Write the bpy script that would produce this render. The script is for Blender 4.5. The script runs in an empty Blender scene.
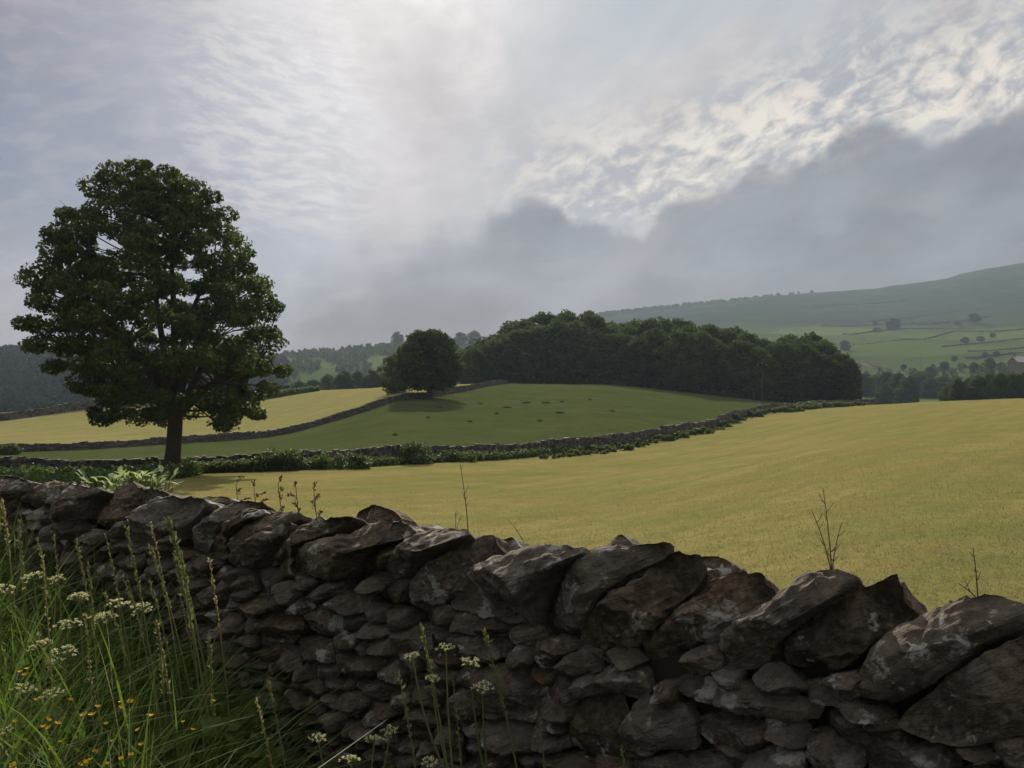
import bpy, math, random
import numpy as np
from mathutils import noise as mnoise, Vector

rng = np.random.default_rng(7)
random.seed(7)
SC = bpy.context.scene
COL = SC.collection
F, HY, EYE = 900.0, 395.0, 1.65          # focal length in pixels, horizon row, eye height

# ------------------------------------------------------------------ helpers
def link(o, parent=None):
    COL.objects.link(o)
    if parent is not None:
        o.parent = parent
    return o

def tag(o, label=None, cat=None, group=None, kind=None):
    if label: o['label'] = label
    if cat: o['category'] = cat
    if group: o['group'] = group
    if kind: o['kind'] = kind
    return o

def empty(name, loc, label, cat, group=None, rz=0.0):
    o = bpy.data.objects.new(name, None)
    o.empty_display_size = 0.2
    o.location = loc
    o.rotation_euler = (0, 0, rz)
    link(o)
    return tag(o, label, cat, group)

def mesh(name, V, Fc, mat, parent=None, smooth=False, tint=None, mids=None, loc=None):
    """V (n,3); Fc a list of (k,m) int arrays of equal-length faces."""
    V = np.asarray(V, np.float32)
    if not isinstance(Fc, (list, tuple)):
        Fc = [Fc]
    Fc = [np.asarray(f, np.int32) for f in Fc if len(f)]
    me = bpy.data.meshes.new(name)
    me.vertices.add(len(V))
    me.vertices.foreach_set('co', V.ravel())
    loops = np.concatenate([f.ravel() for f in Fc])
    tot = np.concatenate([np.full(len(f), f.shape[1], np.int32) for f in Fc])
    start = np.concatenate([[0], np.cumsum(tot)[:-1]]).astype(np.int32)
    me.loops.add(len(loops))
    me.loops.foreach_set('vertex_index', loops)
    me.polygons.add(len(tot))
    me.polygons.foreach_set('loop_start', start)
    me.polygons.foreach_set('loop_total', tot)
    mats = mat if isinstance(mat, (list, tuple)) else [mat]
    for m in mats:
        me.materials.append(m)
    if mids is not None:
        me.polygons.foreach_set('material_index', np.asarray(mids, np.int32))
    me.update(calc_edges=True)
    me.polygons.foreach_set('use_smooth', np.full(len(tot), bool(smooth)))
    if name in ('coping_stone', 'face_stone', 'rubble'):
        me.set_sharp_from_angle(angle=math.radians(27))
    if tint is not None:
        a = me.attributes.new('tint', 'FLOAT', 'POINT')
        a.data.foreach_set('value', np.asarray(tint, np.float32))
    o = bpy.data.objects.new(name, me)
    if loc is not None:
        o.location = loc
    return link(o, parent)

class MB:
    def __init__(s):
        s.v, s.f3, s.f4, s.t, s.n = [], [], [], [], 0
    def add(s, V, F, tint=0.5):
        V = np.asarray(V, float); F = np.asarray(F, int)
        s.v.append(V)
        s.t.append(np.full(len(V), tint) if np.isscalar(tint) else np.asarray(tint))
        (s.f3 if F.shape[1] == 3 else s.f4).append(F + s.n)
        s.n += len(V)
    def build(s, name, mat, parent=None, smooth=False, loc=None, off=None):
        V = np.concatenate(s.v)
        if off is not None: V = V - np.asarray(off)
        fs = []
        if s.f3: fs.append(np.concatenate(s.f3))
        if s.f4: fs.append(np.concatenate(s.f4))
        return mesh(name, V, fs, mat, parent, smooth, np.concatenate(s.t), loc=loc)

def tube(pts, rad, n=6, cap=True):
    P = np.asarray(pts, float); R = np.broadcast_to(np.asarray(rad, float), (len(P),))
    T = np.gradient(P, axis=0); T /= np.linalg.norm(T, axis=1)[:, None] + 1e-12
    ref = np.array([0.31, 0.95, 0.05]) if abs(T[0, 2]) > 0.6 else np.array([0, 0, 1.0])
    A = np.cross(T, ref); A /= np.linalg.norm(A, axis=1)[:, None] + 1e-12
    B = np.cross(T, A)
    ang = np.arange(n) * 2 * math.pi / n
    V = (P[:, None, :] + R[:, None, None] * (np.cos(ang)[None, :, None] * A[:, None, :] + np.sin(ang)[None, :, None] * B[:, None, :])).reshape(-1, 3)
    m = len(P)
    i, j = np.meshgrid(np.arange(m - 1), np.arange(n), indexing='ij')
    Fq = np.stack([i * n + j, i * n + (j + 1) % n, (i + 1) * n + (j + 1) % n, (i + 1) * n + j], -1).reshape(-1, 4)
    if cap:
        V = np.vstack([V, P[-1]]); k = len(V) - 1
        jj = np.arange(n); a = (m - 1) * n + jj; b = (m - 1) * n + (jj + 1) % n
        Fq = np.vstack([Fq, np.stack([a, b, np.full(n, k), np.full(n, k)], -1)[:0]]) if False else Fq
    return V, Fq

def curve_pts(a, b, bend=(0, 0, 0), n=8):
    a, b, bend = map(lambda q: np.asarray(q, float), (a, b, bend))
    t = np.linspace(0, 1, n)[:, None]
    return a + (b - a) * t + bend * (4 * t * (1 - t))

def box(x0, x1, y0, y1, z0, z1):
    V = [(x0,y0,z0),(x1,y0,z0),(x1,y1,z0),(x0,y1,z0),(x0,y0,z1),(x1,y0,z1),(x1,y1,z1),(x0,y1,z1)]
    Fq = [(0,3,2,1),(4,5,6,7),(0,1,5,4),(1,2,6,5),(2,3,7,6),(3,0,4,7)]
    return np.array(V, float), np.array(Fq)

# ------------------------------------------------------------------ node helpers
class NT:
    def __init__(s, tree):
        s.t = tree
    def n(s, typ, **kw):
        nd = s.t.nodes.new(typ)
        for k, v in kw.items():
            setattr(nd, k, v)
        return nd
    def put(s, sock, v):
        if isinstance(v, bpy.types.NodeSocket):
            s.t.links.new(v, sock)
        elif v is not None:
            if hasattr(sock.default_value, '__len__') and not hasattr(v, '__len__'):
                sock.default_value = [v] * len(sock.default_value)
            elif hasattr(sock.default_value, '__len__') and len(sock.default_value) == 4 and len(v) == 3:
                sock.default_value = (*v, 1)
            else:
                sock.default_value = v
    def math(s, op, a, b=None, c=None, clamp=False):
        nd = s.n('ShaderNodeMath', operation=op, use_clamp=clamp)
        for i, v in enumerate((a, b, c)):
            if v is not None: s.put(nd.inputs[i], v)
        return nd.outputs[0]
    def vmath(s, op, a, b=None):
        nd = s.n('ShaderNodeVectorMath', operation=op)
        s.put(nd.inputs[0], a)
        if b is not None: s.put(nd.inputs[1], b)
        return nd.outputs['Value'] if op in ('DOT_PRODUCT', 'LENGTH') else nd.outputs[0]
    def mix(s, fac, a, b, mode='MIX'):
        nd = s.n('ShaderNodeMix', data_type='RGBA', blend_type=mode)
        s.put(nd.inputs[0], fac); s.put(nd.inputs[6], a); s.put(nd.inputs[7], b)
        return nd.outputs[2]
    def ramp(s, x, a, b, c=0.0, d=1.0, interp='SMOOTHSTEP'):
        nd = s.n('ShaderNodeMapRange', interpolation_type=interp)
        for i, v in enumerate((x, a, b, c, d)):
            s.put(nd.inputs[i], v)
        return nd.outputs[0]
    def noise(s, vec, scale, detail=4, rough=0.55, dist=0.0):
        nd = s.n('ShaderNodeTexNoise')
        s.put(nd.inputs['Vector'], vec)
        nd.inputs['Scale'].default_value = scale; nd.inputs['Detail'].default_value = detail
        nd.inputs['Roughness'].default_value = rough; nd.inputs['Distortion'].default_value = dist
        return nd.outputs[0]
    def mapping(s, vec, scale=(1, 1, 1), rot=(0, 0, 0), loc=(0, 0, 0)):
        if any(rot):                       # turn first, then stretch
            r_ = s.n('ShaderNodeMapping'); s.put(r_.inputs[0], vec); r_.inputs[2].default_value = rot
            vec = r_.outputs[0]; rot = (0, 0, 0)
        nd = s.n('ShaderNodeMapping')
        s.put(nd.inputs[0], vec)
        nd.inputs[1].default_value = loc; nd.inputs[2].default_value = rot; nd.inputs[3].default_value = scale
        return nd.outputs[0]

def material(name):
    m = bpy.data.materials.new(name); m.use_nodes = True
    t = m.node_tree
    for nd in list(t.nodes): t.nodes.remove(nd)
    N = NT(t)
    out = N.n('ShaderNodeOutputMaterial')
    return m, N, out

def principled(N, out, color, rough=0.9, spec=0.2, bump=None, strength=0.4, dist=0.02):
    b = N.n('ShaderNodeBsdfPrincipled')
    N.put(b.inputs['Base Color'], color); N.put(b.inputs['Roughness'], rough)
    b.inputs['Specular IOR Level'].default_value = spec
    if bump is not None:
        bp = N.n('ShaderNodeBump'); bp.inputs['Strength'].default_value = strength; bp.inputs['Distance'].default_value = dist
        N.put(bp.inputs['Height'], bump)
        N.t.links.new(bp.outputs[0], b.inputs['Normal'])
    N.t.links.new(b.outputs[0], out.inputs[0])
    return b

def pos(N): return N.n('ShaderNodeNewGeometry').outputs['Position']
def tintv(N):
    a = N.n('ShaderNodeAttribute', attribute_name='tint'); return a.outputs['Fac']

def leaf_mat(name, c1, c2, transl=0.35, nscale=0.6, rough=0.6, spec=0.10):
    m, N, out = material(name)
    t = tintv(N)
    n = N.noise(pos(N), nscale, 3)
    oi = N.n('ShaderNodeObjectInfo').outputs['Random']
    f = N.math('ADD', N.math('MULTIPLY', t, 0.6), N.math('MULTIPLY', n, 0.4))
    f = N.math('ADD', f, N.math('MULTIPLY', N.math('SUBTRACT', oi, 0.5), 0.6), clamp=True)
    c = N.mix(f, c1, c2)
    b = N.n('ShaderNodeBsdfPrincipled')
    N.put(b.inputs['Base Color'], c); b.inputs['Roughness'].default_value = rough; b.inputs['Specular IOR Level'].default_value = spec
    tr = N.n('ShaderNodeBsdfTranslucent')
    N.put(tr.inputs[0], N.mix(0.5, c, (c2[0]*1.5, c2[1]*1.6, c2[2]*0.8), 'MIX'))
    ms = N.n('ShaderNodeMixShader'); ms.inputs[0].default_value = transl
    N.t.links.new(b.outputs[0], ms.inputs[1]); N.t.links.new(tr.outputs[0], ms.inputs[2])
    N.t.links.new(ms.outputs[0], out.inputs[0])
    return m

def plain_mat(name, c1, c2, scale=8.0, rough=0.85, bump=True, spec=0.2):
    m, N, out = material(name)
    n = N.noise(pos(N), scale, 5, 0.6)
    c = N.mix(n, c1, c2)
    principled(N, out, c, rough, spec, n if bump else None, 0.3, 0.02)
    return m

# ------------------------------------------------------------------ materials
def stone_material(name, dark, mid, rust, lichen, lich=0.62, scale=1.0, bumpd=0.014):
    m, N, out = material(name)
    p = pos(N); t = tintv(N)
    pv = N.vmath('ADD', p, N.n('ShaderNodeCombineXYZ').outputs[0])
    comb = N.n('ShaderNodeCombineXYZ')
    N.put(comb.inputs[0], N.math('MULTIPLY', t, 37.0)); N.put(comb.inputs[1], N.math('MULTIPLY', t, 17.0)); N.put(comb.inputs[2], N.math('MULTIPLY', t, 71.0))
    pv = N.vmath('ADD', p, comb.outputs[0])
    big = N.noise(pv, 5 * scale, 6, 0.65, 0.4)
    fine = N.noise(pv, 55 * scale, 8, 0.72)
    med = N.noise(N.mapping(pv, (1, 1, 3.5), (0.5, 0.3, 0)), 16 * scale, 6, 0.65, 0.6)
    c = N.mix(N.ramp(big, 0.35, 0.65), dark, mid)
    r2 = N.noise(pv, 3.4 * scale, 5, 0.6, 0.8)
    c = N.mix(N.math('MULTIPLY', N.ramp(r2, 0.55, 0.72), 0.75), c, rust)
    c = N.mix(N.ramp(t, 0.0, 1.0, 0.0, 0.5), c, N.mix(0.5, mid, (0.17, 0.16, 0.16)))
    c = N.mix(N.ramp(fine, 0.32, 0.60, 0.70, 0.0), c, (0.025, 0.021, 0.017))
    c = N.mix(N.ramp(fine, 0.56, 0.72, 0.0, 0.45), c, (0.33, 0.30, 0.26))
    c = N.mix(N.ramp(N.math('FRACT', N.math('MULTIPLY', t, 7.31)), 0.45, 0.9, 0.0, 0.55), c, N.mix(big, (0.100, 0.082, 0.062), (0.240, 0.200, 0.155)))
    pale = N.ramp(N.noise(pv, 11 * scale, 7, 0.68, 0.5), 0.50, 0.66)
    c = N.mix(N.math('MULTIPLY', pale, N.ramp(t, 0.1, 0.9, 0.12, 0.75)), c, (0.29, 0.26, 0.225))
    l1 = N.noise(pv, 7.5 * scale, 7, 0.62, 0.3)
    lm = N.ramp(l1, lich, lich + 0.035)
    l2 = N.ramp(N.noise(pv, 34 * scale, 4, 0.6), 0.36, 0.5)
    c = N.mix(N.math('MULTIPLY', N.math('MULTIPLY', lm, l2), 0.85), c, lichen)
    speck = N.ramp(N.noise(pv, 24 * scale, 3, 0.5), 0.68, 0.72)
    c = N.mix(N.math('MULTIPLY', speck, 0.6), c, lichen)
    # moss where the stone faces up
    gm = N.ramp(N.noise(pv, 4.0 * scale, 5, 0.65), 0.57, 0.7)
    c = N.mix(N.math('MULTIPLY', gm, 0.45), c, (0.075, 0.08, 0.025))
    h = N.math('ADD', N.math('MULTIPLY', med, 0.9), N.math('MULTIPLY', fine, 0.45))
    h = N.math('ADD', h, N.math('MULTIPLY', big, 0.7))
    principled(N, out, c, 0.88, 0.22, h, 0.9, bumpd)
    return m

M = {}
M['stone'] = stone_material('gritstone', (0.064, 0.044, 0.027), (0.250, 0.182, 0.118), (0.190, 0.100, 0.042), (0.46, 0.44, 0.37), 0.585, 1.0, 0.045)
M['stone_far'] = stone_material('field wall stone', (0.024, 0.020, 0.016), (0.066, 0.056, 0.047), (0.05, 0.038, 0.028), (0.15, 0.15, 0.13), 0.60, 0.5, 0.03)
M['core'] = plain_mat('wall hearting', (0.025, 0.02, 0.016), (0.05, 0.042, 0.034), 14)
M['bark'] = plain_mat('bark', (0.035, 0.028, 0.022), (0.09, 0.075, 0.06), 5)
M['leaf_big'] = leaf_mat('sycamore leaf', (0.028, 0.045, 0.014), (0.076, 0.102, 0.030), 0.30, 0.5)
M['leaf_wood'] = leaf_mat('woodland leaf', (0.034, 0.056, 0.020), (0.080, 0.108, 0.034), 0.26, 0.14, 0.8, 0.04)
M['leaf_bush'] = leaf_mat('bush leaf', (0.035, 0.062, 0.016), (0.085, 0.125, 0.035), 0.3, 1.2)
M['leaf_pale'] = leaf_mat('pale broad leaf', (0.15, 0.21, 0.08), (0.34, 0.39, 0.24), 0.42, 3.0)
M['grass'] = leaf_mat('grass blade', (0.034, 0.064, 0.012), (0.100, 0.148, 0.034), 0.45, 2.0, 0.5)
M['rush'] = leaf_mat('rush', (0.030, 0.044, 0.014), (0.058, 0.075, 0.024), 0.15, 2.0)
M['weed'] = leaf_mat('weed leaf', (0.050, 0.080, 0.026), (0.125, 0.155, 0.062), 0.35, 0.8)
M['straw'] = leaf_mat('straw', (0.18, 0.15, 0.07), (0.36, 0.31, 0.17), 0.3, 3.0)
M['stalk'] = leaf_mat('green stalk', (0.085, 0.110, 0.032), (0.23, 0.23, 0.10), 0.2, 4.0)
M['white_flower'] = leaf_mat('white floret', (0.38, 0.37, 0.16), (0.72, 0.67, 0.44), 0.4, 30.0, 0.7)
M['yellow_flower'] = leaf_mat('yellow petal', (0.45, 0.24, 0.008), (0.62, 0.36, 0.012), 0.4, 30.0, 0.35)
M['brown_seed'] = plain_mat('brown seed head', (0.07, 0.035, 0.02), (0.15, 0.08, 0.045), 40, bump=False)
M['twig'] = plain_mat('dry twig', (0.09, 0.055, 0.035), (0.17, 0.11, 0.07), 30, bump=False)
M['pole'] = plain_mat('weathered pole', (0.045, 0.037, 0.03), (0.09, 0.075, 0.06), 6)
M['wire'] = plain_mat('wire', (0.03, 0.03, 0.03), (0.06, 0.06, 0.06), 3, 1.0, False, 0.0)
M['ceramic'] = plain_mat('insulator', (0.3, 0.27, 0.25), (0.4, 0.37, 0.35), 9, 0.3, False)
M['house_wall'] = stone_material('house stone', (0.16, 0.14, 0.12), (0.30, 0.27, 0.23), (0.22, 0.18, 0.14), (0.36, 0.34, 0.3), 0.6, 0.4, 0.02)
M['house_roof'] = plain_mat('stone slate roof', (0.36, 0.31, 0.30), (0.48, 0.42, 0.41), 3)
M['glass'] = plain_mat('dark glass', (0.02, 0.022, 0.026), (0.03, 0.033, 0.04), 2, 0.1, False, 0.5)

def field_mat(name, cols, stripe=None, sscale=0.6, nmed=0.25, bump=0.5):
    m, N, out = material(name)
    p = pos(N)
    a, b, c3 = cols
    n1 = N.noise(p, 0.045, 5, 0.6)
    n2 = N.noise(N.mapping(p, (1.0, 1.0, 1)), nmed, 6, 0.65)
    n3 = N.noise(p, 2.2, 6, 0.7)
    n4 = N.noise(p, 14.0, 5, 0.75)
    c = N.mix(N.ramp(n1, 0.35, 0.65), a, b)
    c = N.mix(N.math('MULTIPLY', N.ramp(n2, 0.42, 0.64), 0.85), c, c3)
    if stripe is not None:
        w = N.noise(N.mapping(p, (1.0, 0.035, 1), (0, 0, math.radians(stripe))), sscale, 4, 0.6, 0.3)
        c = N.mix(N.math('MULTIPLY', N.ramp(w, 0.47, 0.62), 0.38), c, tuple(x * 0.70 for x in c3))
        w2 = N.noise(N.mapping(p, (1.0, 0.05, 1), (0, 0, math.radians(stripe + 4))), sscale * 5, 3, 0.6, 0.2)
        c = N.mix(N.math('MULTIPLY', N.ramp(w2, 0.5, 0.7), 0.30), c, tuple(x * 0.75 for x in c3))
    n5 = N.noise(p, 0.75, 6, 0.68)
    n6 = N.noise(N.mapping(p, (1, 1, 1), (0, 0, 0), (31, 7, 3)), 0.30, 6, 0.66, 0.4)
    c = N.mix(N.ramp(n6, 0.48, 0.66, 0.0, 0.65), c, (a[0] * 0.84, a[1] * 0.72, a[2] * 0.82))
    c = N.mix(N.ramp(n5, 0.48, 0.68, 0.0, 0.55), c, tuple(x * 0.80 for x in c3))
    c = N.mix(N.ramp(n3, 0.42, 0.72, 0.0, 0.55), c, tuple(x * 0.52 for x in b))
    c = N.mix(N.ramp(n4, 0.35, 0.70, 0.45, 0.0), c, tuple(x * 0.55 for x in a))
    h = N.math('ADD', n4, N.math('MULTIPLY', n3, 1.2))
    principled(N, out, c, 1.0, 0.0, h, bump, 0.06)
    return m
M['hay'] = field_mat('mown hay field', ((0.264, 0.218, 0.080), (0.218, 0.190, 0.068), (0.140, 0.166, 0.050)), stripe=36, sscale=0.5)
M['hay_up'] = field_mat('upper hay field', ((0.280, 0.242, 0.092), (0.245, 0.218, 0.080), (0.180, 0.192, 0.066)), stripe=64, sscale=0.28)
M['pasture'] = field_mat('grazed pasture', ((0.066, 0.084, 0.027), (0.086, 0.094, 0.034), (0.050, 0.070, 0.022)), nmed=0.16)
M['verge'] = field_mat('verge soil and moss', ((0.030, 0.034, 0.014), (0.040, 0.042, 0.018), (0.028, 0.036, 0.012)), nmed=1.2)

def hill_mat():
    m, N, out = material('dale hillside')
    p = pos(N)
    z = N.n('ShaderNodeSeparateXYZ'); N.put(z.inputs[0], p)
    n0 = N.noise(N.mapping(p, (1, 1, 0)), 0.004, 6, 0.6)
    n1 = N.noise(p, 0.02, 7, 0.7)
    n2 = N.noise(N.mapping(p, (0.25, 1, 0), (0, 0, 0.25)), 0.03, 5, 0.65)
    v = N.n('ShaderNodeTexVoronoi', feature='F1'); v.inputs['Scale'].default_value = 0.0062
    N.put(v.inputs['Vector'], N.mapping(p, (0.7, 1, 0)))
    cell = N.n('ShaderNodeSeparateColor'); N.put(cell.inputs[0], v.outputs['Color'])
    c = N.mix(cell.outputs[0], (0.038, 0.060, 0.018), (0.092, 0.116, 0.028))
    c = N.mix(N.ramp(n1, 0.42, 0.7, 0, 0.6), c, (0.060, 0.072, 0.030))
    c = N.mix(N.ramp(n2, 0.5, 0.68, 0, 0.5), c, (0.10, 0.095, 0.045))
    hz = N.math('ADD', z.outputs[2], N.math('MULTIPLY', N.math('SUBTRACT', n0, 0.5), 120.0))
    c = N.mix(N.ramp(hz, 75.0, 130.0), c, N.mix(N.ramp(n1, 0.35, 0.65), (0.024, 0.036, 0.025), (0.042, 0.052, 0.032)))
    principled(N, out, c, 1.0, 0.0)
    return m
M['hill'] = hill_mat()

# ------------------------------------------------------------------ terrain
def U(px): return (px - 512.0) / F
ctrl = []
def col(px, *pts):
    for q in pts:
        Y, v, k = q
        z = v if k == 'z' else EYE + (HY - v) / F * Y
        ctrl.append((U(px), Y, z))
def P(Y, py): return (Y, py, 'p')
def Z(Y, z): return (Y, z, 'z')
left = [Z(1.2, -.1), Z(3, -.15), Z(6, -.3), Z(25, -1.7), P(58, 478), P(110, 452), P(150, 437), P(200, 421), P(260, 413), Z(330, -9), Z(450, -12), Z(600, 8), P(900, 356), Z(1200, 36), Z(3400, 30)]
right = [Z(1.2, -.1), Z(3, -.12), Z(8, -.15), Z(30, -.2), Z(100, .3), P(150, 399), Z(200, 0), Z(260, -5), Z(320, -5), Z(400, -1), P(500, 385), P(650, 366), P(800, 352), P(1000, 334), P(1500, 302), P(2300, 263), Z(2800, 330), Z(3400, 300)]
col(-300, *left); col(0, *left)
col(100, P(58, 478), P(110, 449), P(150, 433), P(200, 408), P(260, 406), Z(330, -8), Z(450, -12), Z(600, 8), P(900, 358), Z(1200, 36))
col(200, Z(1.2, -.1), Z(3, -.15), Z(6, -.35), Z(25, -1.75), P(60, 471), P(115, 442), P(160, 425), P(205, 404), P(260, 400), Z(330, -6), Z(450, -10), Z(600, 8), P(900, 364), P(1200, 358), Z(1500, 45), Z(3400, 40))
col(300, P(60, 468), P(90, 452), P(124, 431), P(170, 412), P(220, 395), P(260, 391), Z(330, -4), Z(450, -10), P(700, 388), P(1200, 356), Z(1600, 50))
col(400, Z(1.2, -.1), Z(3, -.15), Z(6, -.4), Z(25, -1.85), P(65, 464), P(100, 432), P(145, 400), P(190, 389.5), P(240, 387), Z(330, -2), Z(450, -8), P(700, 384), P(1200, 347), Z(1600, 60), Z(3400, 60))
col(500, P(72, 458), P(110, 425), P(150, 401), P(190, 384), Z(230, 4), Z(330, 1), Z(600, 5), Z(1500, 90), Z(2200, 150))
col(600, Z(1.2, -.1), Z(3, -.15), Z(8, -.5), Z(25, -1.7), P(82, 450), P(130, 410), P(195, 385), Z(230, 4), Z(400, 0), Z(700, 10), P(2200, 318), Z(2700, 200), Z(3400, 180))
col(700, Z(8, -.4), Z(30, -1.5), P(110, 431), P(150, 408), P(200, 394), Z(260, 2), Z(400, -4), Z(700, 12), Z(1000, 50), P(2200, 308), Z(2700, 210))
col(800, Z(1.2, -.1), Z(3, -.12), Z(8, -.25), Z(30, -.9), Z(100, -1.7), P(170, 408), Z(210, -.3), Z(300, -5), Z(450, 0), P(700, 373), P(1000, 345), P(1500, 318), P(2200, 295), Z(2700, 240), Z(3400, 220))
col(900, Z(8, -.2), Z(30, -.5), Z(100, -.45), P(160, 404), Z(200, -.8), Z(260, -6), Z(300, -6), Z(400, -3), P(500, 390), P(650, 374), P(800, 358), P(1000, 341), P(1300, 324), P(1700, 304), P(2200, 284), Z(2700, 280))
col(1024, *right); col(1324, *right)
ctrl = np.array(ctrl)
_X = np.stack([ctrl[:, 0] * 3.0, np.log(ctrl[:, 1])], 1)
def _ker(r2): return 0.5 * r2 * np.log(r2 + 1e-12)
_k = len(_X)
_A = np.zeros((_k + 3, _k + 3))
_d2 = ((_X[:, None] - _X[None]) ** 2).sum(-1)
_A[:_k, :_k] = _ker(_d2)
_Pm = np.concatenate([np.ones((_k, 1)), _X], 1)
_A[:_k, _k:] = _Pm; _A[_k:, :_k] = _Pm.T
# heights scale with distance: fit z / (Y + 40)
_w = np.linalg.solve(_A + 1e-9 * np.eye(_k + 3), np.concatenate([ctrl[:, 2] / (ctrl[:, 1] + 40), np.zeros(3)]))
def gz_arr(u, Y):
    u = np.clip(np.asarray(u, float), -0.9, 0.9); Y = np.clip(np.asarray(Y, float), 1.2, 3400)
    q = np.stack([u * 3.0, np.log(Y)], -1).reshape(-1, 2)
    out = np.empty(len(q))
    for i in range(0, len(q), 20000):
        s = q[i:i + 20000]
        d2 = ((s[:, None] - _X[None]) ** 2).sum(-1)
        out[i:i + 20000] = _ker(d2) @ _w[:_k] + _w[_k] + s @ _w[_k + 1:]
    return out.reshape(np.shape(u)) * (Y + 40)
def gz(x, y): return float(gz_arr(np.array([x / y]), np.array([y]))[0])
def at(px, Y, dz=0.0):
    x = U(px) * Y
    return np.array([x, Y, gz(x, Y) + dz])
def ztop(py, Y): return EYE + (HY - py) / F * Y

# foreground wall frame
X0, Y0 = U(1000) * 1.976, 1.976
D = np.array([0.805, -0.593]); D /= np.linalg.norm(D)
NC = np.array([-D[1] * -1 * -1, 0]) if False else np.array([D[1], -D[0]])   # towards the camera
def wall_side(x, y): return (x - X0) * NC[0] + (y - Y0) * NC[1]             # > 0 on the camera side
def px_to_wall(px, py, off=0.0):
    u = U(px)
    Yd = (X0 * NC[0] + Y0 * NC[1] + off) / (u * NC[0] + NC[1])
    x = u * Yd
    s = (x - X0) * D[0] + (Yd - Y0) * D[1]
    return s, EYE + (HY - py) / F * Yd
def wall_pt(s, off, z):
    return np.array([X0 + s * D[0] + off * NC[0], Y0 + s * D[1] + off * NC[1], z])
def bank(x, y):
    return 0.30 * np.clip((-x - 0.2) / 2.6, 0, 1) ** 1.2

MID = np.array([(-1500, 62), (-300, 58), (0, 58), (100, 58), (200, 60), (300, 60.5), (400, 65), (500, 72), (600, 82), (700, 110), (762, 148), (810, 172), (860, 186), (930, 190), (1024, 195), (2500, 195)], float)
W2 = np.array([(-1500, 112), (0, 110), (100, 110), (200, 115), (280, 122), (350, 133), (400, 145), (428, 152), (470, 170), (495, 187), (520, 205), (600, 212), (700, 208), (860, 206), (2500, 206)], float)
W3 = np.array([(-1500, 200), (0, 200), (100, 200), (200, 206), (260, 212), (310, 230), (345, 245)], float)
CREST = 300.0
def fy(tab, u): return np.interp(u, U(tab[:, 0]), tab[:, 1])

us = np.concatenate([np.linspace(-2.6, -0.72, 40)[:-1], np.linspace(-0.72, 0.72, 560), np.linspace(0.72, 2.6, 40)[1:]])
ys = np.exp(np.linspace(math.log(0.5), math.log(2760), 450))
UU, YY = np.meshgrid(us, ys, indexing='ij')
ZZ = gz_arr(UU, YY)
XX = UU * YY
near = wall_side(XX, YY) > 0
ZZ = np.where(near, bank(XX, YY), ZZ)
# gentle ground relief
def relief(x, y):
    return 0.10 * np.sin(x * 0.21 + 1.3 * np.sin(y * 0.09)) * np.sin(y * 0.17 + 0.7) * np.clip((y - 8) / 30, 0, 1) * np.clip((400 - y) / 200, 0, 1)
ZZ = ZZ + relief(XX, YY)
rough = np.zeros_like(ZZ)
for k, (fx, fyq) in enumerate([(0.011, 0.007), (0.023, 0.017), (0.047, 0.031), (0.09, 0.07)]):
    rough += np.sin(XX * fx + k * 1.7 + 2 * np.sin(YY * fyq * 0.6)) * np.sin(YY * fyq + k * 2.1 + 1.5 * np.sin(XX * fx * 0.5)) / (1.6 ** k)
ZZ = ZZ + rough * np.clip((YY - 420) / 900, 0, 1) * 3.2
V = np.stack([XX, YY, ZZ], -1).reshape(-1, 3)
nu, ny = UU.shape
i, j = np.meshgrid(np.arange(nu - 1), np.arange(ny - 1), indexing='ij')
Q = np.stack([i * ny + j, (i + 1) * ny + j, (i + 1) * ny + j + 1, i * ny + j + 1], -1).reshape(-1, 4)
cu = ((UU[:-1, :-1] + UU[1:, 1:]) / 2).ravel(); cy = ((YY[:-1, :-1] + YY[1:, 1:]) / 2).ravel()
zone = np.full(len(Q), 4)
ym, y2 = fy(MID, cu), fy(W2, cu)
zone[cy < 300] = 3
zone[(cy < 300) & (cu > U(497))] = 4
zone[cy < y2] = 2
zone[cy < ym] = 1
zone[(cu > U(860)) & (cy > 186)] = 4
zone[wall_side(cu * cy, cy) > 0] = 0
def sub(name, k, mat):
    f = Q[zone == k]
    idx, inv = np.unique(f, return_inverse=True)
    o = mesh(name, V[idx], inv.reshape(-1, 4), mat, smooth=True)
    o['kind'] = 'structure'
    return o
sub('verge_ground', 0, M['verge']); sub('hay_field', 1, M['hay']); sub('pasture_field', 2, M['pasture'])
sub('hay_field', 3, M['hay_up']); sub('hill', 4, M['hill'])
gx = np.linspace(-60, 60, 61); gy = np.linspace(-60, 0.5, 32)
GX, GY = np.meshgrid(gx, gy, indexing='ij')
GZ = bank(GX, GY)
ii, jj = np.meshgrid(np.arange(60), np.arange(31), indexing='ij')
o = mesh('verge_ground', np.stack([GX, GY, GZ - 0.004], -1).reshape(-1, 3), np.stack([ii*32+jj, (ii+1)*32+jj, (ii+1)*32+jj+1, ii*32+jj+1], -1).reshape(-1, 4), M['verge'], smooth=True)
o['kind'] = 'structure'
def gnd(x, y):
    return gz(x, y) + float(relief(np.array(x), np.array(y)))

# ------------------------------------------------------------------ foreground dry stone wall
def chaikin(p, it=1):
    p = np.asarray(p, float)
    for _ in range(it):
        q = np.roll(p, -1, 0)
        p = np.stack([p * 0.87 + q * 0.13, p * 0.13 + q * 0.87], 1).reshape(-1, 2)
    return p
def resample(p, n):
    q = np.vstack([p, p[:1]]); d = np.r_[0, np.cumsum(np.linalg.norm(np.diff(q, axis=0), axis=1))]
    t = np.linspace(0, d[-1], n, endpoint=False)
    return np.stack([np.interp(t, d, q[:, 0]), np.interp(t, d, q[:, 1])], 1)

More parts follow.
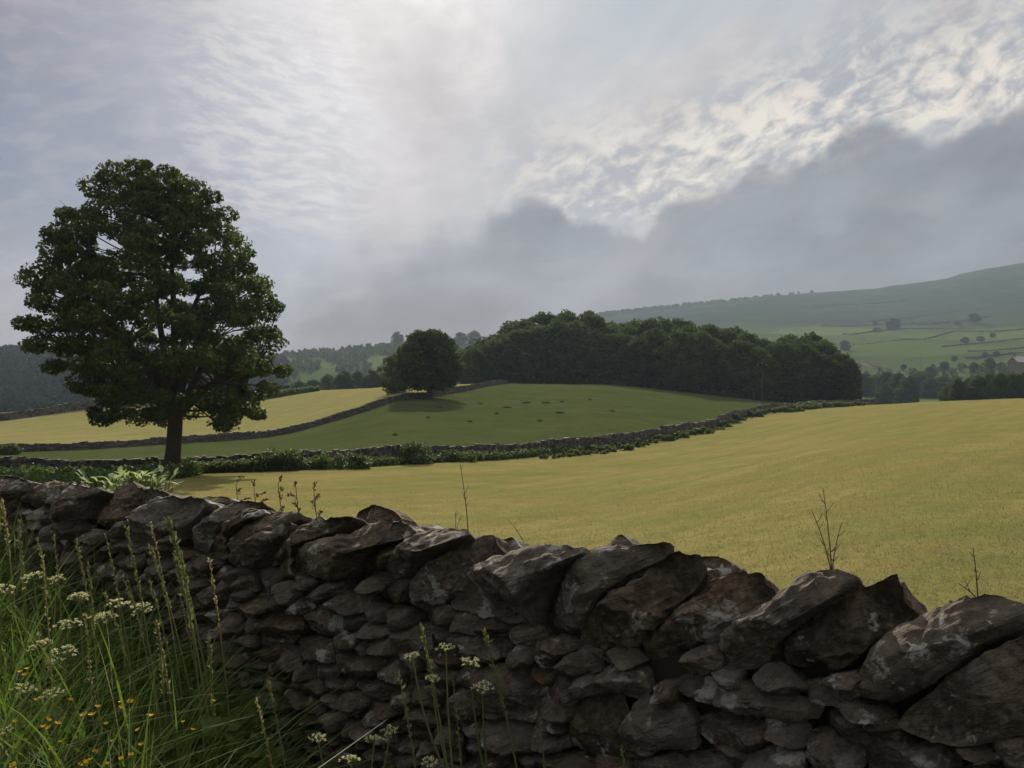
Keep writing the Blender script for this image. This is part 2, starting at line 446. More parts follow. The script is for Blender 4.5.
def stone(poly, front, back, seed, n=40, kf=9, kb=7, amp=0.06, drop=0.0, plane=3):
    """closed boulder: outline poly in the wall plane (s, z), bulging FRONT metres towards the lane and running BACK metres into the wall."""
    r = random.Random(seed)
    p = resample(chaikin(poly, 1), n)
    c = p.mean(0)
    ext = (p.max(0) - p.min(0)); size = float(np.sqrt(ext[0] * ext[1]))
    rings, offs = [], []
    planes = [(r.uniform(-1, 1), r.uniform(-1, 1), r.uniform(0.35, 0.95)) for _ in range(plane)]
    up_l, up_s = r.uniform(.30, .62), r.uniform(.75, 1.25)
    dn_l, dn_s = r.uniform(.55, .9), r.uniform(.5, .9)
    tl = r.uniform(-.45, .25)
    S = []
    for k in range(1, kf + 1):
        t = (k / kf) ** 0.75
        q = c + (p - c) * t
        d = (q - c) / (ext / 2 + 1e-6)
        h = np.full(n, 1.0)
        for (a, b, l) in planes:
            h = np.minimum(h, l - 0.75 * (a * d[:, 0] + b * d[:, 1]))
        h = np.minimum(h, up_l - up_s * (d[:, 1] + tl * d[:, 0]) + .35)
        h = np.minimum(h, dn_l + dn_s * d[:, 1] + .35)
        h = np.clip(h, -0.15, 1.0) * (1 - t ** 8)
        S.append((q, front * h))
    for k in range(1, kb + 1):
        t = k / kb
        sc = 1 - 0.10 * t - 0.45 * max(0, t - 0.55) ** 1.2 * 2 - (0.02 * r.random())
        q = c + (p - c) * sc
        q = q - np.array([0, drop * t * back])
        S.append((q, np.full(n, -back * t)))
    cV = np.array([[c[0], c[1]]])
    pts2 = [cV] + [q for q, _ in S] + [S[-1][0].mean(0)[None]]
    h0 = min([1.0, up_l + .35, dn_l + .35] + [l for *_, l in planes])
    of = [np.array([front * h0])] + [h for _, h in S] + [np.array([-back * 1.03])]
    P2 = np.concatenate(pts2); O = np.concatenate(of)
    W = np.stack([X0 + P2[:, 0] * D[0] + O * NC[0], Y0 + P2[:, 0] * D[1] + O * NC[1], P2[:, 1]], 1)
    cen = W.mean(0)
    so = Vector((seed * 1.37 % 91, seed * 2.11 % 77, seed * 0.73 % 53))
    dirs = W - cen; dirs /= np.linalg.norm(dirs, axis=1)[:, None] + 1e-9
    a1, a2 = amp * size * 1.3, amp * size * 0.5
    fr1, fr2 = 2.2 / size, 7.5 / size
    dis = np.empty(len(W))
    for k in range(len(W)):
        v = Vector(W[k])
        cellv = mnoise.cell(v * fr2 * 0.6 + so)
        dis[k] = a1 * mnoise.noise(v * fr1 + so) + a2 * (1 - 2 * abs(mnoise.noise(v * fr2 + so))) + 0.4 * a2 * mnoise.noise(v * fr2 * 2.7 + so) + 0.22 * a2 * (cellv - 0.5)
    W = W + dirs * dis[:, None]
    m = len(S)
    jn = np.arange(n); jn1 = (jn + 1) % n
    f4 = np.concatenate([np.stack([1 + k * n + jn, 1 + (k + 1) * n + jn, 1 + (k + 1) * n + jn1, 1 + k * n + jn1], -1) for k in range(m - 1)])
    last = len(W) - 1
    f3 = np.concatenate([np.stack([np.zeros(n, int), 1 + jn, 1 + jn1], -1), np.stack([np.full(n, last), 1 + (m - 1) * n + jn1, 1 + (m - 1) * n + jn], -1)])
    return W, f3, f4

def poly_px(L): return np.array([px_to_wall(x, y) for x, y in L])
COPE = [
 [(416,581),(432,561),(455,549),(466,542),(487,536),(495,552),(498,559),(492,568),(466,594),(445,604),(436,615),(424,617),(416,604)],
 [(461,602),(470,586),(489,570),(510,561),(526,555),(547,546),(567,544),(596,548),(578,560),(560,574),(541,604),(544,617),(526,621),(505,622),(484,612),(466,607)],
 [(542,610),(564,572),(601,551),(634,548),(663,546),(665,558),(634,572),(601,598),(590,633),(568,638),(549,629)],
 [(587,622),(601,600),(625,584),(660,567),(677,558),(701,558),(705,577),(696,591),(677,607),(649,633),(637,645),(601,648),(590,638)],
 [(637,645),(651,626),(682,598),(705,581),(729,574),(753,577),(767,598),(764,610),(738,622),(705,643),(682,667),(665,674),(651,667),(642,652)],
 [(722,652),(734,629),(762,607),(786,589),(814,574),(842,574),(857,579),(847,591),(819,610),(795,633),(776,662),(748,671),(727,667)],
 [(786,643),(805,617),(833,598),(861,586),(894,574),(904,591),(909,605),(918,615),(904,624),(890,633),(871,657),(842,671),(805,674),(786,662)],
 [(861,681),(871,657),(899,633),(928,617),(965,600),(994,596),(1024,603),(1040,615),(1024,629),(965,652),(937,676),(904,697),(880,696),(866,690)],
 [(905,714),(930,690),(965,665),(1000,643),(1024,630),(1060,620),(1100,640),(1090,690),(1040,718),(980,732),(930,730)],
 [(313,548),(326,541),(349,536),(362,531),(401,519),(417,526),(418,536),(401,542),(373,549),(360,566),(347,582),(336,579),(315,576)],
 [(355,580),(367,557),(388,546),(410,541),(418,542),(398,560),(384,578),(372,586)],
 [(380,576),(396,557),(414,540),(440,529),(468,527),(478,534),(458,543),(437,552),(419,570),(398,580)],
 [(385,602),(396,582),(412,573),(420,577),(415,588),(414,602),(396,606)],
 [(287,569),(295,550),(310,532),(326,519),(349,515),(360,519),(336,532),(315,545),(310,560),(308,576),(295,576)],
 [(272,569),(284,545),(297,532),(314,522),(321,524),(305,541),(293,556),(285,571)],
 [(253,566),(261,548),(276,532),(292,524),(302,523),(297,532),(284,544),(274,563),(261,574)],
 [(229,563),(237,543),(256,524),(271,514),(292,516),(295,522),(276,531),(261,546),(252,566),(237,571)],
 [(214,553),(222,537),(237,519),(253,510),(269,507),(271,513),(256,523),(237,541),(229,561),(219,556)],
 [(188,548),(196,529),(214,511),(240,503),(258,506),(253,510),(236,519),(220,537),(213,553),(196,553)],
 [(137,539),(142,521),(157,508),(165,498),(188,494),(216,499),(213,508),(195,528),(178,541),(152,544)],
 [(91,516),(102,498),(119,487),(140,490),(157,494),(162,499),(142,513),(122,528),(102,531),(94,526)],
 [(61,508),(71,493),(84,485),(107,487),(112,490),(99,498),(89,516),(66,521)],
 [(25,500),(38,490),(51,483),(79,485),(76,493),(61,506),(38,511)],
 [(-12,498),(-10,481),(15,478),(38,479),(33,490),(18,503)],
]
# stones set further back on the wall top: (outline, distance behind the ridge plane)
COPE_BACK = [
 ([(606,560),(608,546),(620,532),(634,546),(636,560)], 0.20),
 ([(690,575),(700,557),(722,558),(738,567),(736,578),(710,584)], 0.16),
 ([(482,560),(488,536),(505,540),(513,538),(524,553),(521,562),(500,564)], 0.15),
 ([(355,524),(360,512),(373,505),(390,509),(399,516),(402,524),(376,528)], 0.18),
 ([(416,534),(420,527),(428,524),(440,526),(446,533)], 0.16),
 ([(770,606),(775,596),(792,586),(800,590),(796,604),(782,610)], 0.14),
 ([(893,600),(897,588),(908,592),(917,606),(915,618),(900,616)], 0.15),
 ([(196,507),(205,497),(225,497),(240,502),(232,510)], 0.15),
]
FACE = [
 [(688,687),(692,671),(703,667),(730,677),(781,683),(822,697),(824,712),(800,715),(751,708),(708,696)],
 [(633,723),(647,697),(670,695),(694,698),(703,717),(704,739),(681,742),(657,740),(638,731)],
 [(578,728),(589,695),(608,686),(627,690),(633,712),(635,750),(621,755),(583,740)],
 [(564,682),(573,666),(591,668),(597,682),(581,701),(570,698)],
 [(608,668),(624,660),(648,666),(659,687),(648,693),(627,687)],
 [(662,679),(686,677),(688,693),(670,696)],
 [(548,747),(578,744),(616,760),(613,775),(567,775)],
 [(639,755),(662,748),(727,747),(749,760),(746,777),(643,777)],
 [(705,714),(730,708),(778,720),(776,733),(757,747),(713,735)],
 [(817,724),(835,722),(871,742),(873,758),(858,771),(827,760),(817,745)],
 [(812,678),(835,676),(863,692),(899,706),(894,716),(871,713),(845,696),(819,693)],
 [(835,706),(855,701),(879,719),(879,735),(863,740),(837,719)],
 [(879,726),(909,726),(915,740),(940,737),(961,745),(958,775),(879,775)],
 [(961,737),(992,737),(1007,745),(1007,755),(966,749)],
 [(966,762),(987,755),(1030,760),(1030,780),(966,780)],
 [(755,752),(780,738),(812,742),(815,765),(790,778),(756,775)],
 [(282,592),(289,580),(313,578),(314,595),(308,602),(284,597)],
 [(317,592),(320,585),(336,584),(344,588),(341,597),(321,602)],
 [(340,600),(357,588),(380,595),(382,608),(373,612),(347,607)],
 [(272,615),(284,605),(310,605),(313,628),(302,641),(276,634)],
 [(315,610),(336,604),(360,612),(357,631),(326,630)],
 [(308,638),(326,634),(347,641),(347,660),(326,657),(310,649)],
 [(349,649),(362,646),(401,649),(401,673),(351,670)],
 [(404,628),(440,620),(442,647),(408,648)],
 [(250,605),(269,592),(280,596),(280,610),(258,615)],
 [(448,640),(470,630),(512,633),(528,645),(520,655),(470,656)],
 [(492,668),(505,658),(545,662),(560,690),(550,712),(500,705)],
 [(497,715),(520,712),(545,720),(548,745),(500,742)],
]
SR = EYE - 0.45
wall = empty('dry_stone_wall', wall_pt(-2.0, 0.0, 0.0), 'near dry stone wall of rough dark stones with slanting coping before the hay field', 'wall')
wall['kind'] = 'thing'
WO = np.array(wall.location)
cope_polys = [poly_px(L) for L in COPE]
# coping beyond the picture's edges, the same leaning stones
def lean_stone(s, zb, w, l, a):
    r = random.Random(int(s * 1000) + 5)
    base = np.array([(-.5, -.35), (-.2, -.5), (.3, -.45), (.5, -.1), (.48, .3), (.15, .5), (-.3, .42), (-.52, .1)])
    base = base + np.array([[r.uniform(-.06, .06), r.uniform(-.06, .06)] for _ in base])
    q = base * np.array([l, w]); ca, sa = math.cos(a), math.sin(a)
    return np.stack([q[:, 0] * ca - q[:, 1] * sa + s, q[:, 0] * sa + q[:, 1] * ca + zb], 1)
sL = px_to_wall(-12, 490)[0]
s = sL - 0.10
while s > sL - 3.2:
    cope_polys.append(lean_stone(s, 1.09 + random.uniform(-.02, .02), random.uniform(.12, .19), random.uniform(.34, .42), random.uniform(.6, .95)))
    s -= random.uniform(.17, .25)
s = px_to_wall(1100, 650)[0] + 0.1
while s < 1.6:
    cope_polys.append(lean_stone(s, 1.07 + random.uniform(-.02, .02), random.uniform(.15, .2), random.uniform(.36, .44), random.uniform(.5, .8)))
    s += random.uniform(.2, .27)

def grow(p, k):
    c = p.mean(0); return c + (p - c) * k
for k, p in enumerate(cope_polys):
    slab = k == 8
    W, f3, f4 = stone(grow(p, 1.0), 0.05 if slab else 0.15 + 0.04 * random.random(), 0.30 + 0.06 * random.random(), 100 + k, n=80, kf=20, kb=13, amp=0.05 if slab else 0.09, drop=0.36, plane=5)
    so_ = (.035 if k % 2 else -.03) + random.uniform(-.015, .015)
    W[:, 0] += so_ * NC[0]; W[:, 1] += so_ * NC[1]
    if slab:
        W[:, 0] += .10 * NC[0]; W[:, 1] += .10 * NC[1]
    mesh('coping_stone', W - WO, [f3, f4], M['stone'], wall, True, np.full(len(W), random.random()))
for k, (L, off) in enumerate(COPE_BACK):
    p = np.array([px_to_wall(x, y, -off) for x, y in L])
    W, f3, f4 = stone(p, 0.06, 0.16, 300 + k, n=48, kf=10, kb=8, amp=0.06, drop=0.3, plane=3)
    W[:, 0] -= off * NC[0]; W[:, 1] -= off * NC[1]
    mesh('coping_stone', W - WO, [f3, f4], M['stone'], wall, True, np.full(len(W), random.random()))

def inside(poly, q):
    x, y = q[:, 0], q[:, 1]; r = np.zeros(len(q), bool); n = len(poly)
    for i in range(n):
        x1, y1 = poly[i]; x2, y2 = poly[(i + 1) % n]
        cnd = ((y1 > y) != (y2 > y)) & (x < (x2 - x1) * (y - y1) / (y2 - y1 + 1e-12) + x1)
        r ^= cnd
    return r
face_polys = [poly_px(L) for L in FACE]
AN = 1.55                                    # stones lie flat: cells are wider than high
blk = []
for p in cope_polys + face_polys:
    lo, hi = p.min(0), p.max(0)
    g = np.stack(np.meshgrid(np.arange(lo[0], hi[0], .022), np.arange(lo[1], hi[1], .018), indexing='ij'), -1).reshape(-1, 2)
    blk.append(g[inside(p, g)])
blk = np.concatenate(blk)
seeds = []
s0w, s1w = sL - 3.2, 1.7
z = -0.06
while z < 1.06:
    h = random.uniform(.075, .125)
    x = s0w + random.uniform(0, .1)
    while x < s1w:
        w = random.uniform(.10, .24) * (h / .1) ** .5
        seeds.append((x + w / 2, z + h / 2 + random.uniform(-.022, .022)))
        x += w
    z += h
seeds = np.array(seeds)
dmin = np.array([np.min(((seeds[k] - blk) * np.array([1 / AN, 1]))[:, 0] ** 2 + ((seeds[k] - blk))[:, 1] ** 2) for k in range(len(seeds))])
seeds = seeds[dmin > 0.024 ** 2]
# chinking stones: fill what is still open, the widest hole first
cg = np.stack(np.meshgrid(np.arange(s0w, s1w, .022), np.arange(0.25, 1.10, .016), indexing='ij'), -1).reshape(-1, 2)
SCL = np.array([1 / AN, 1])
def mind(q, ref):
    o_ = np.full(len(q), 9.0)
    for a_ in range(0, len(ref), 400):
        o_ = np.minimum(o_, (((q[:, None] - ref[None, a_:a_ + 400]) * SCL) ** 2).sum(-1).min(1))
    return o_
db = mind(cg, blk); dS = mind(cg, seeds)
ok_ = db > 0.020 ** 2
cg, db, dS = cg[ok_], db[ok_], dS[ok_]
extra = []
for _ in range(900):
    sc_ = np.minimum(np.sqrt(db) * 2.0, np.sqrt(dS))
    k_ = int(np.argmax(sc_))
    if sc_[k_] < 0.040: break
    extra.append(cg[k_] + np.array([random.uniform(-.01, .01), random.uniform(-.006, .006)]))
    dS = np.minimum(dS, (((cg - extra[-1]) * SCL) ** 2).sum(-1))
if extra: seeds = np.concatenate([seeds, np.array(extra)])
allp = np.concatenate([seeds, blk]) * np.array([1 / AN, 1])
def clip(poly, nrm, d):
    out = []; n = len(poly)
    for i in range(n):
        a, b = poly[i], poly[(i + 1) % n]
        da, db = a @ nrm - d, b @ nrm - d
        if da <= 0: out.append(a)
        if da * db < 0: out.append(a + (b - a) * (da / (da - db)))
    return np.array(out)
cells = []
for k in range(len(seeds)):
    c = allp[k]
    dd = ((allp - c) ** 2).sum(1); idx = np.argsort(dd)[1:160]
    pl = c + np.array([(-.11, -.11), (.11, -.11), (.11, .11), (-.11, .11)])
    for m_ in idx:
        if dd[m_] > 0.07: break
        nr = allp[m_] - c
        pl = clip(pl, nr, (c + nr * (0.5 if m_ < len(seeds) else 0.86)) @ nr)
        if len(pl) < 3: break
    if len(pl) < 3: continue
    pl = pl * np.array([AN, 1])
    e = pl.max(0) - pl.min(0)
    if e.min() < 0.018: continue
    cells.append(pl)
def show(p):
    c = p.mean(0); w = wall_pt(c[0], 0, c[1])
    if w[1] < 0.6: return 0
    px = 512 + F * w[0] / w[1]; py = HY - F * (w[2] - EYE) / w[1]
    e = p.max(0) - p.min(0)
    vis = -30 < px < 1050 and py < 800
    if px < 240 and py > 600: vis = False
    return e[0] * e[1] / w[1] ** 2 if vis else 0
allfaces = [(grow(p, 1.06), True) for p in face_polys] + [(grow(p, 1.07), False) for p in cells]
order = sorted(range(len(allfaces)), key=lambda k: -show(allfaces[k][0]))
big = set(order[:100])
RB = MB()
for k, (p, traced) in enumerate(allfaces):
    hi = k in big
    W, f3, f4 = stone(p, random.uniform(.06, .11), random.uniform(.08, .12), 500 + k, n=52 if hi else 22, kf=12 if hi else 6, kb=4 if hi else 2, amp=0.09, plane=3)
    off = random.uniform(0.0, 0.045) + 0.03
    W[:, 0] += off * NC[0]; W[:, 1] += off * NC[1]
    t = random.random()
    if hi:
        mesh('face_stone', W - WO, [f3, f4], M['stone'], wall, True, np.full(len(W), t))
    else:
        n0 = RB.n; RB.v.append(W); RB.t.append(np.full(len(W), t)); RB.f3.append(f3 + n0); RB.f4.append(f4 + n0); RB.n += len(W)
tag(RB.build('rubble', M['stone'], wall, True, off=WO), kind='stuff')
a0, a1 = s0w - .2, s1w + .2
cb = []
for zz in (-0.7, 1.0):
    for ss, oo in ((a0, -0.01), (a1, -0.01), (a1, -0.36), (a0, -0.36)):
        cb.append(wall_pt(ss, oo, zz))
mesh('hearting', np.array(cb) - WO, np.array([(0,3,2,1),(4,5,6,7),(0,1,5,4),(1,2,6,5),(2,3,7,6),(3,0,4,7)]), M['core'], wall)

# ------------------------------------------------------------------ field walls in the distance
def field_wall(name, path, height, stn, label, thick=0.5, rows=6, group=None, jag=0.12, rest=0.2):
    """path: list of (px, Y); stones laid in courses along the ground, taller coping on top."""
    path = np.array([(U(px) * Y, Y) for px, Y in path])
    d = np.r_[0, np.cumsum(np.linalg.norm(np.diff(path, axis=0), axis=1))]
    L = d[-1]
    def pt(t): return np.array([np.interp(t, d, path[:, 0]), np.interp(t, d, path[:, 1])])
    tt = np.arange(0, L + stn, stn / 2)
    pp = np.stack([np.interp(tt, d, path[:, 0]), np.interp(tt, d, path[:, 1])], 1)
    pp += 0.25 * np.sin(tt * 0.35)[:, None] * rest
    zz = gz_arr(pp[:, 0] / pp[:, 1], pp[:, 1]) + relief(pp[:, 0], pp[:, 1])
    top = height * (1 + 0.07 * np.sin(tt * 0.23) + 0.05 * np.sin(tt * 0.71 + 1))
    tan = np.gradient(pp, axis=0); tan /= np.linalg.norm(tan, axis=1)[:, None]
    root = empty(name, (pp[0, 0], pp[0, 1], zz[0]), label, 'wall', group)
    root['kind'] = 'thing'
    off = np.array(root.location)
    bm, cm = MB(), MB()
    ch = height / rows
    bv, bf, bt, cv, cf, ct = [], [], [], [], [], []
    def stone_box(t, w, z0, z1, hw, rnd):
        c = np.array([np.interp(t, tt, pp[:, 0]), np.interp(t, tt, pp[:, 1])]); g = np.interp(t, tt, zz)
        k = min(len(tt) - 1, int(t / (stn / 2))); a = tan[k]; b = np.array([-a[1], a[0]])
        out = []
        for z in (z0, z1):
            for sx, sy in ((-1, -1), (1, -1), (1, 1), (-1, 1)):
                q = c + a * (sx * w / 2 * random.uniform(.8, 1.03)) + b * (sy * hw * random.uniform(.85, 1.1))
                out.append((q[0], q[1], g + z * np.interp(t, tt, top) / height + random.uniform(-rnd, rnd)))
        return out
    FB = np.array([(0,3,2,1),(4,5,6,7),(0,1,5,4),(1,2,6,5),(2,3,7,6),(3,0,4,7)])
    for rI in range(rows):
        t = random.uniform(0, stn)
        hw = thick / 2 * (1.25 - 0.5 * rI / rows)
        last = rI == rows - 1
        while t < L:
            w = stn * random.uniform(.6, 1.5) * (0.7 if last else 1)
            z0 = rI * ch - (0.35 if rI == 0 else 0.0); z1 = (rI + 1) * ch + (random.uniform(-.3, 1.2) * jag if last else 0.01)
            vs = stone_box(t + w / 2, w, z0, z1, hw * (1.15 if last else 1), ch * 0.10)
            (cm if last else bm).add(vs, FB, random.random())
            t += w * 0.96
    bm.build('course_stones', M['stone_far'], root, off=off)
    cm.build('coping_course', M['stone_far'], root, off=off)
    return root
field_wall('field_wall', [(-140, 58.2), (0, 58), (100, 58), (200, 60), (300, 60.5), (400, 65), (500, 72), (600, 82), (660, 96)], 1.08, 0.34, 'dry stone wall running from the big tree along the far edge of the hay field', rows=6)
field_wall('field_wall', [(661, 96.3), (700, 110), (762, 148), (810, 172), (860, 186), (878, 188)], 1.1, 0.6, 'dry stone wall half hidden by weeds below the dark wood and the pole', rows=4)
field_wall('field_wall', [(-60, 110.5), (0, 110), (100, 110), (200, 115), (280, 122), (350, 133), (400, 145), (428, 152), (470, 170), (495, 187), (506, 194)], 0.85, 0.5, 'dry stone wall climbing past the round tree between green pasture and yellow field', rows=5)
field_wall('field_wall', [(-60, 200), (0, 200), (50, 200), (100, 200), (200, 206), (262, 213)], 1.7, 0.8, 'low dark wall along the top of the upper yellow field behind the big tree', rows=3)

# ------------------------------------------------------------------ foliage
def leaves(C, R, per, size, flat=0.75, droop=0.15, jitter=1.0, shell=0.35, r=None):
    """C (n,3) clump centres, R (n,) radii, per leaves each -> diamond leaf faces."""
    r = r or rng
    n = len(C)
    idx = np.repeat(np.arange(n), per)
    k = len(idx)
    d = r.normal(size=(k, 3)); d /= np.linalg.norm(d, axis=1)[:, None]
    rad = (shell + (1 - shell) * r.random(k)) ** 0.6
    Pp = C[idx] + d * (R[idx] * rad)[:, None] * np.array([1, 1, flat])
    nrm = d * 0.7 + r.normal(size=(k, 3)) * 0.75 + np.array([0, 0, 0.45])
    nrm /= np.linalg.norm(nrm, axis=1)[:, None]
    ax = r.normal(size=(k, 3)) + np.array([0, 0, -droop])
    ax -= nrm * (ax * nrm).sum(1)[:, None]; ax /= np.linalg.norm(ax, axis=1)[:, None]
    bx = np.cross(nrm, ax)
    sz = size * (0.6 + 0.8 * r.random(k))[:, None]
    w = (0.36 + 0.2 * r.random(k))[:, None]
    Vv = np.stack([Pp - ax * sz * .5, Pp + bx * sz * w - nrm * sz * .10, Pp + ax * sz * .5, Pp - bx * sz * w - nrm * sz * .10], 1).reshape(-1, 3)
    Ff = np.arange(k * 4).reshape(k, 4)
    t = np.repeat(np.clip(r.random(k) * 0.7 + np.repeat(r.random(n), per) * 0.3, 0, 1), 4)
    return Vv, Ff, t

def blades(B, H, lean, az, width, seg=5, curl=1.0, tint=None):
    """B (n,3) bases; bent ribbon blades."""
    n = len(B)
    t = np.linspace(0, 1, seg + 1)[None, :]
    dirx = np.stack([np.cos(az), np.sin(az)], 1)
    out = (lean * H)[:, None] * (t ** (1 + curl))
    z = H[:, None] * (t - 0.30 * lean[:, None] * t ** 3)
    C = np.empty((n, seg + 1, 3))
    C[:, :, :2] = B[:, None, :2] + dirx[:, None, :] * out[:, :, None]
    C[:, :, 2] = B[:, None, 2] + z
    side = np.stack([-np.sin(az + 0.6), np.cos(az + 0.6), np.zeros(n)], 1)
    w = width[:, None] * np.clip(1.05 - t ** 1.6, 0.03, 1)
    L = C - side[:, None, :] * w[:, :, None] * .5
    R = C + side[:, None, :] * w[:, :, None] * .5
    V = np.stack([L, R], 2).reshape(n, -1, 3)
    f = np.array([(2 * k, 2 * k + 1, 2 * k + 3, 2 * k + 2) for k in range(seg)])
    Fq = (np.arange(n) * (2 * (seg + 1)))[:, None, None] + f[None]
    tt = np.repeat(rng.random(n) if tint is None else tint, 2 * (seg + 1))
    return V.reshape(-1, 3), Fq.reshape(-1, 4), tt

# --- the big tree, crown outline read off as heights and half widths
TY = 56.0
tb = at(169, TY); tb[2] = gnd(tb[0], tb[1])
prof = np.array([(160,122,160),(168,104,190),(182,86,214),(200,72,232),(220,56,244),(250,44,254),(270,34,268),(300,26,281),(320,18,284),(345,26,290),(370,58,291),(390,78,284),(405,92,268),(418,94,256),(430,104,215)], float)
def big_tree():
    root = empty('sycamore_tree', tb, 'large dark leafy tree standing alone beside the field wall', 'tree')
    r = np.random.default_rng(11)
    k_ = TY / F
    cx = tb[0]
    def env(z):
        py = HY - (z + tb[2] - EYE) / k_
        l = np.interp(py, prof[:, 0], prof[:, 1]); rr = np.interp(py, prof[:, 0], prof[:, 2])
        return (l - 512) * k_ - cx, (rr - 512) * k_ - cx
    zlo, zhi = ztop(434, TY) - tb[2] + .3, ztop(163, TY) - tb[2]
    C = []
    tries = 0
    while len(C) < 390 and tries < 40000:
        tries += 1
        z = r.uniform(zlo, zhi)
        l, rr = env(z)
        ccx, hw = (l + rr) / 2, (rr - l) / 2
        a = r.uniform(0, 2 * math.pi); q = r.random() ** 0.38
        if q < 0.35: continue
        x = ccx + (hw - 0.50) * q * math.cos(a); y = (hw * 0.92 - 0.6) * q * math.sin(a)
        if mnoise.noise(Vector((x * .55 + 4.2, z * .55, y * .12 + 1.7))) > 0.24: continue     # gaps between the boughs
        # the underside: hollow near the trunk
        if z < 6.7 and math.hypot(x, y) < 2.4: continue
        if z < 5.4 and math.hypot(x, y) < 3.1: continue
        if z < 4.2 and math.hypot(x, y) < 3.7: continue
        c = np.array([x, y, z - 0.35])
        if C and min(((c - q_) ** 2).sum() for q_ in C) < 1.02 ** 2: continue
        C.append(c)
    C = np.array(C)
    R = r.uniform(.55, 1.05, len(C))
    Vv, Ff, t = leaves(C, R, 230, 0.205, 0.66, r=r)
    mesh('crown', Vv, Ff, M['leaf_big'], root, False, t)
    # trunk
    zf = ztop(406, TY) - tb[2]
    h = np.linspace(-0.5, zf, 16)
    pts = np.stack([0.10 * np.sin(h * 0.9) + 0.11 * np.maximum(h, 0), 0.06 * np.cos(h), h], 1)
    rad = 0.47 + 0.32 * np.exp(-np.maximum(h, 0) / 0.5) - 0.012 * h
    Vt, Ft = tube(pts, rad, 18)
    ang = np.arctan2(Vt[:, 1], Vt[:, 0])
    fl = 1 + 0.10 * np.sin(ang * 5 + 0.6) * np.exp(-np.maximum(Vt[:, 2], 0) / 1.2) + 0.04 * np.sin(ang * 9 + Vt[:, 2] * 2)
    Vt[:, :2] *= fl[:, None]
    mesh('trunk', Vt, Ft, M['bark'], root, True)
    top = pts[-1]
    tips = [(-5.5, 0.5, 7.5), (-3.8, -2.5, 10.5), (-1.8, 2.0, 13.5), (0.3, -0.8, 15.5), (2.2, 1.5, 13.0), (3.8, -2.0, 10.0), (5.2, 1.0, 7.2), (-1.0, -4.0, 8.0), (1.0, 4.2, 8.5), (-4.2, 2.8, 5.5), (4.0, -2.5, 5.8)]
    limbs = []
    for tx in tips:
        st = top + np.array([tx[0] * 0.04, tx[1] * 0.04, -r.uniform(0.0, .8)])
        p = curve_pts(st, tx, (tx[0] * -0.04 + r.uniform(-.4, .4), r.uniform(-.4, .4), 0.5), 12)
        limbs.append((p, np.linspace(.31, .06, 12)))
    lp = np.concatenate([p for p, _ in limbs]); li = np.repeat(np.arange(len(limbs)), 12)
    lr = np.concatenate([q for _, q in limbs])
    bms = [MB() for _ in limbs]
    for k, (p, q) in enumerate(limbs):
        bms[k].add(*tube(p, q, 8))
    for c in C:
        dd = ((lp - c) ** 2).sum(1) + np.where(lp[:, 2] > c[2], 6, 0)
        m_ = int(np.argmin(dd))
        a = lp[m_]
        p = curve_pts(a, c + (c - a) * .1, r.uniform(-.3, .3, 3), 6)
        bms[li[m_]].add(*tube(p, np.linspace(min(.09, lr[m_]), .018, 6), 5))
        for _ in range(2):
            e = c + r.normal(size=3) * .35
            bms[li[m_]].add(*tube(curve_pts(p[3], e, r.uniform(-.15, .15, 3), 4), np.linspace(.03, .01, 4), 4))
    for b in bms:
        b.build('limb', M['bark'], root, True)
    return root
big_tree()

# --- prototypes for the woodland trees (unit: metres, then scaled)
def tree_proto(seed, H, Wd, base, nclump, per, size, cr, trunk_r=.28, shape=0.0, mat='leaf_wood'):
    r = np.random.default_rng(seed)
    C = []; tries = 0
    lob = [(r.uniform(0, 6.28), r.uniform(.5, 1)) for _ in range(4)]
    while len(C) < nclump and tries < 20000:
        tries += 1
        t = r.random()
        z = base + (H - base) * t
        tm = 0.42 + shape
        prof_ = max(0.0, 1 - (abs(t - tm) / (tm + 0.12 if t < tm else 1.0 - tm)) ** 2.3) ** 0.5
        a = r.uniform(0, 6.283); q = r.random() ** 0.4
        if q < .3: continue
        lobe = 1 + sum(0.10 * w_ * math.sin((2 + i_) * a + ph + 3 * t) for i_, (ph, w_) in enumerate(lob))
        rr = Wd / 2 * prof_ * lobe - cr * 0.6
        if rr <= 0: rr = 0.05
        c = np.array([rr * q * math.cos(a), rr * q * math.sin(a), z - cr * 0.5])
        if C and min(((c - q_) ** 2).sum() for q_ in C) < (cr * 0.62) ** 2: continue
        C.append(c)
    C = np.array(C); R = r.uniform(.7, 1.2, len(C)) * cr
    Vv, Ff, t = leaves(C, R, per, size, 0.78, r=r)
    crown = (Vv, Ff, t)
    b = MB()
    th = H * 0.8
    p = curve_pts((0, 0, -0.6), (r.uniform(-.5, .5), r.uniform(-.5, .5), th), r.uniform(-.3, .3, 3), 9)
    b.add(*tube(p, np.linspace(trunk_r, trunk_r * .25, 9) + trunk_r * .5 * np.exp(-np.linspace(0, 8, 9)), 8))
    for c in C[:26]:
        st = p[min(7, max(2, int((c[2] / th) * 8) - 2))]
        b.add(*tube(curve_pts(st, c, (0, 0, -.2), 5), np.linspace(trunk_r * .35, .03, 5), 5))
    return crown, b
PROTO = []
for k, (H, Wd, base, nc, sh) in enumerate([(14, 11, 1.4, 120, 0), (15, 10, 2.0, 110, .15), (13, 11.5, 1.0, 120, -.1), (16, 10.5, 2.6, 115, .1), (14, 9.5, 1.6, 100, .05), (13, 12, 1.2, 120, .0)]):
    PROTO.append((H, Wd, tree_proto(40 + k, H, Wd, base, nc, 70, 0.55, 1.35, mat='leaf_wood')))
_pd = []
class TreeBank: pass
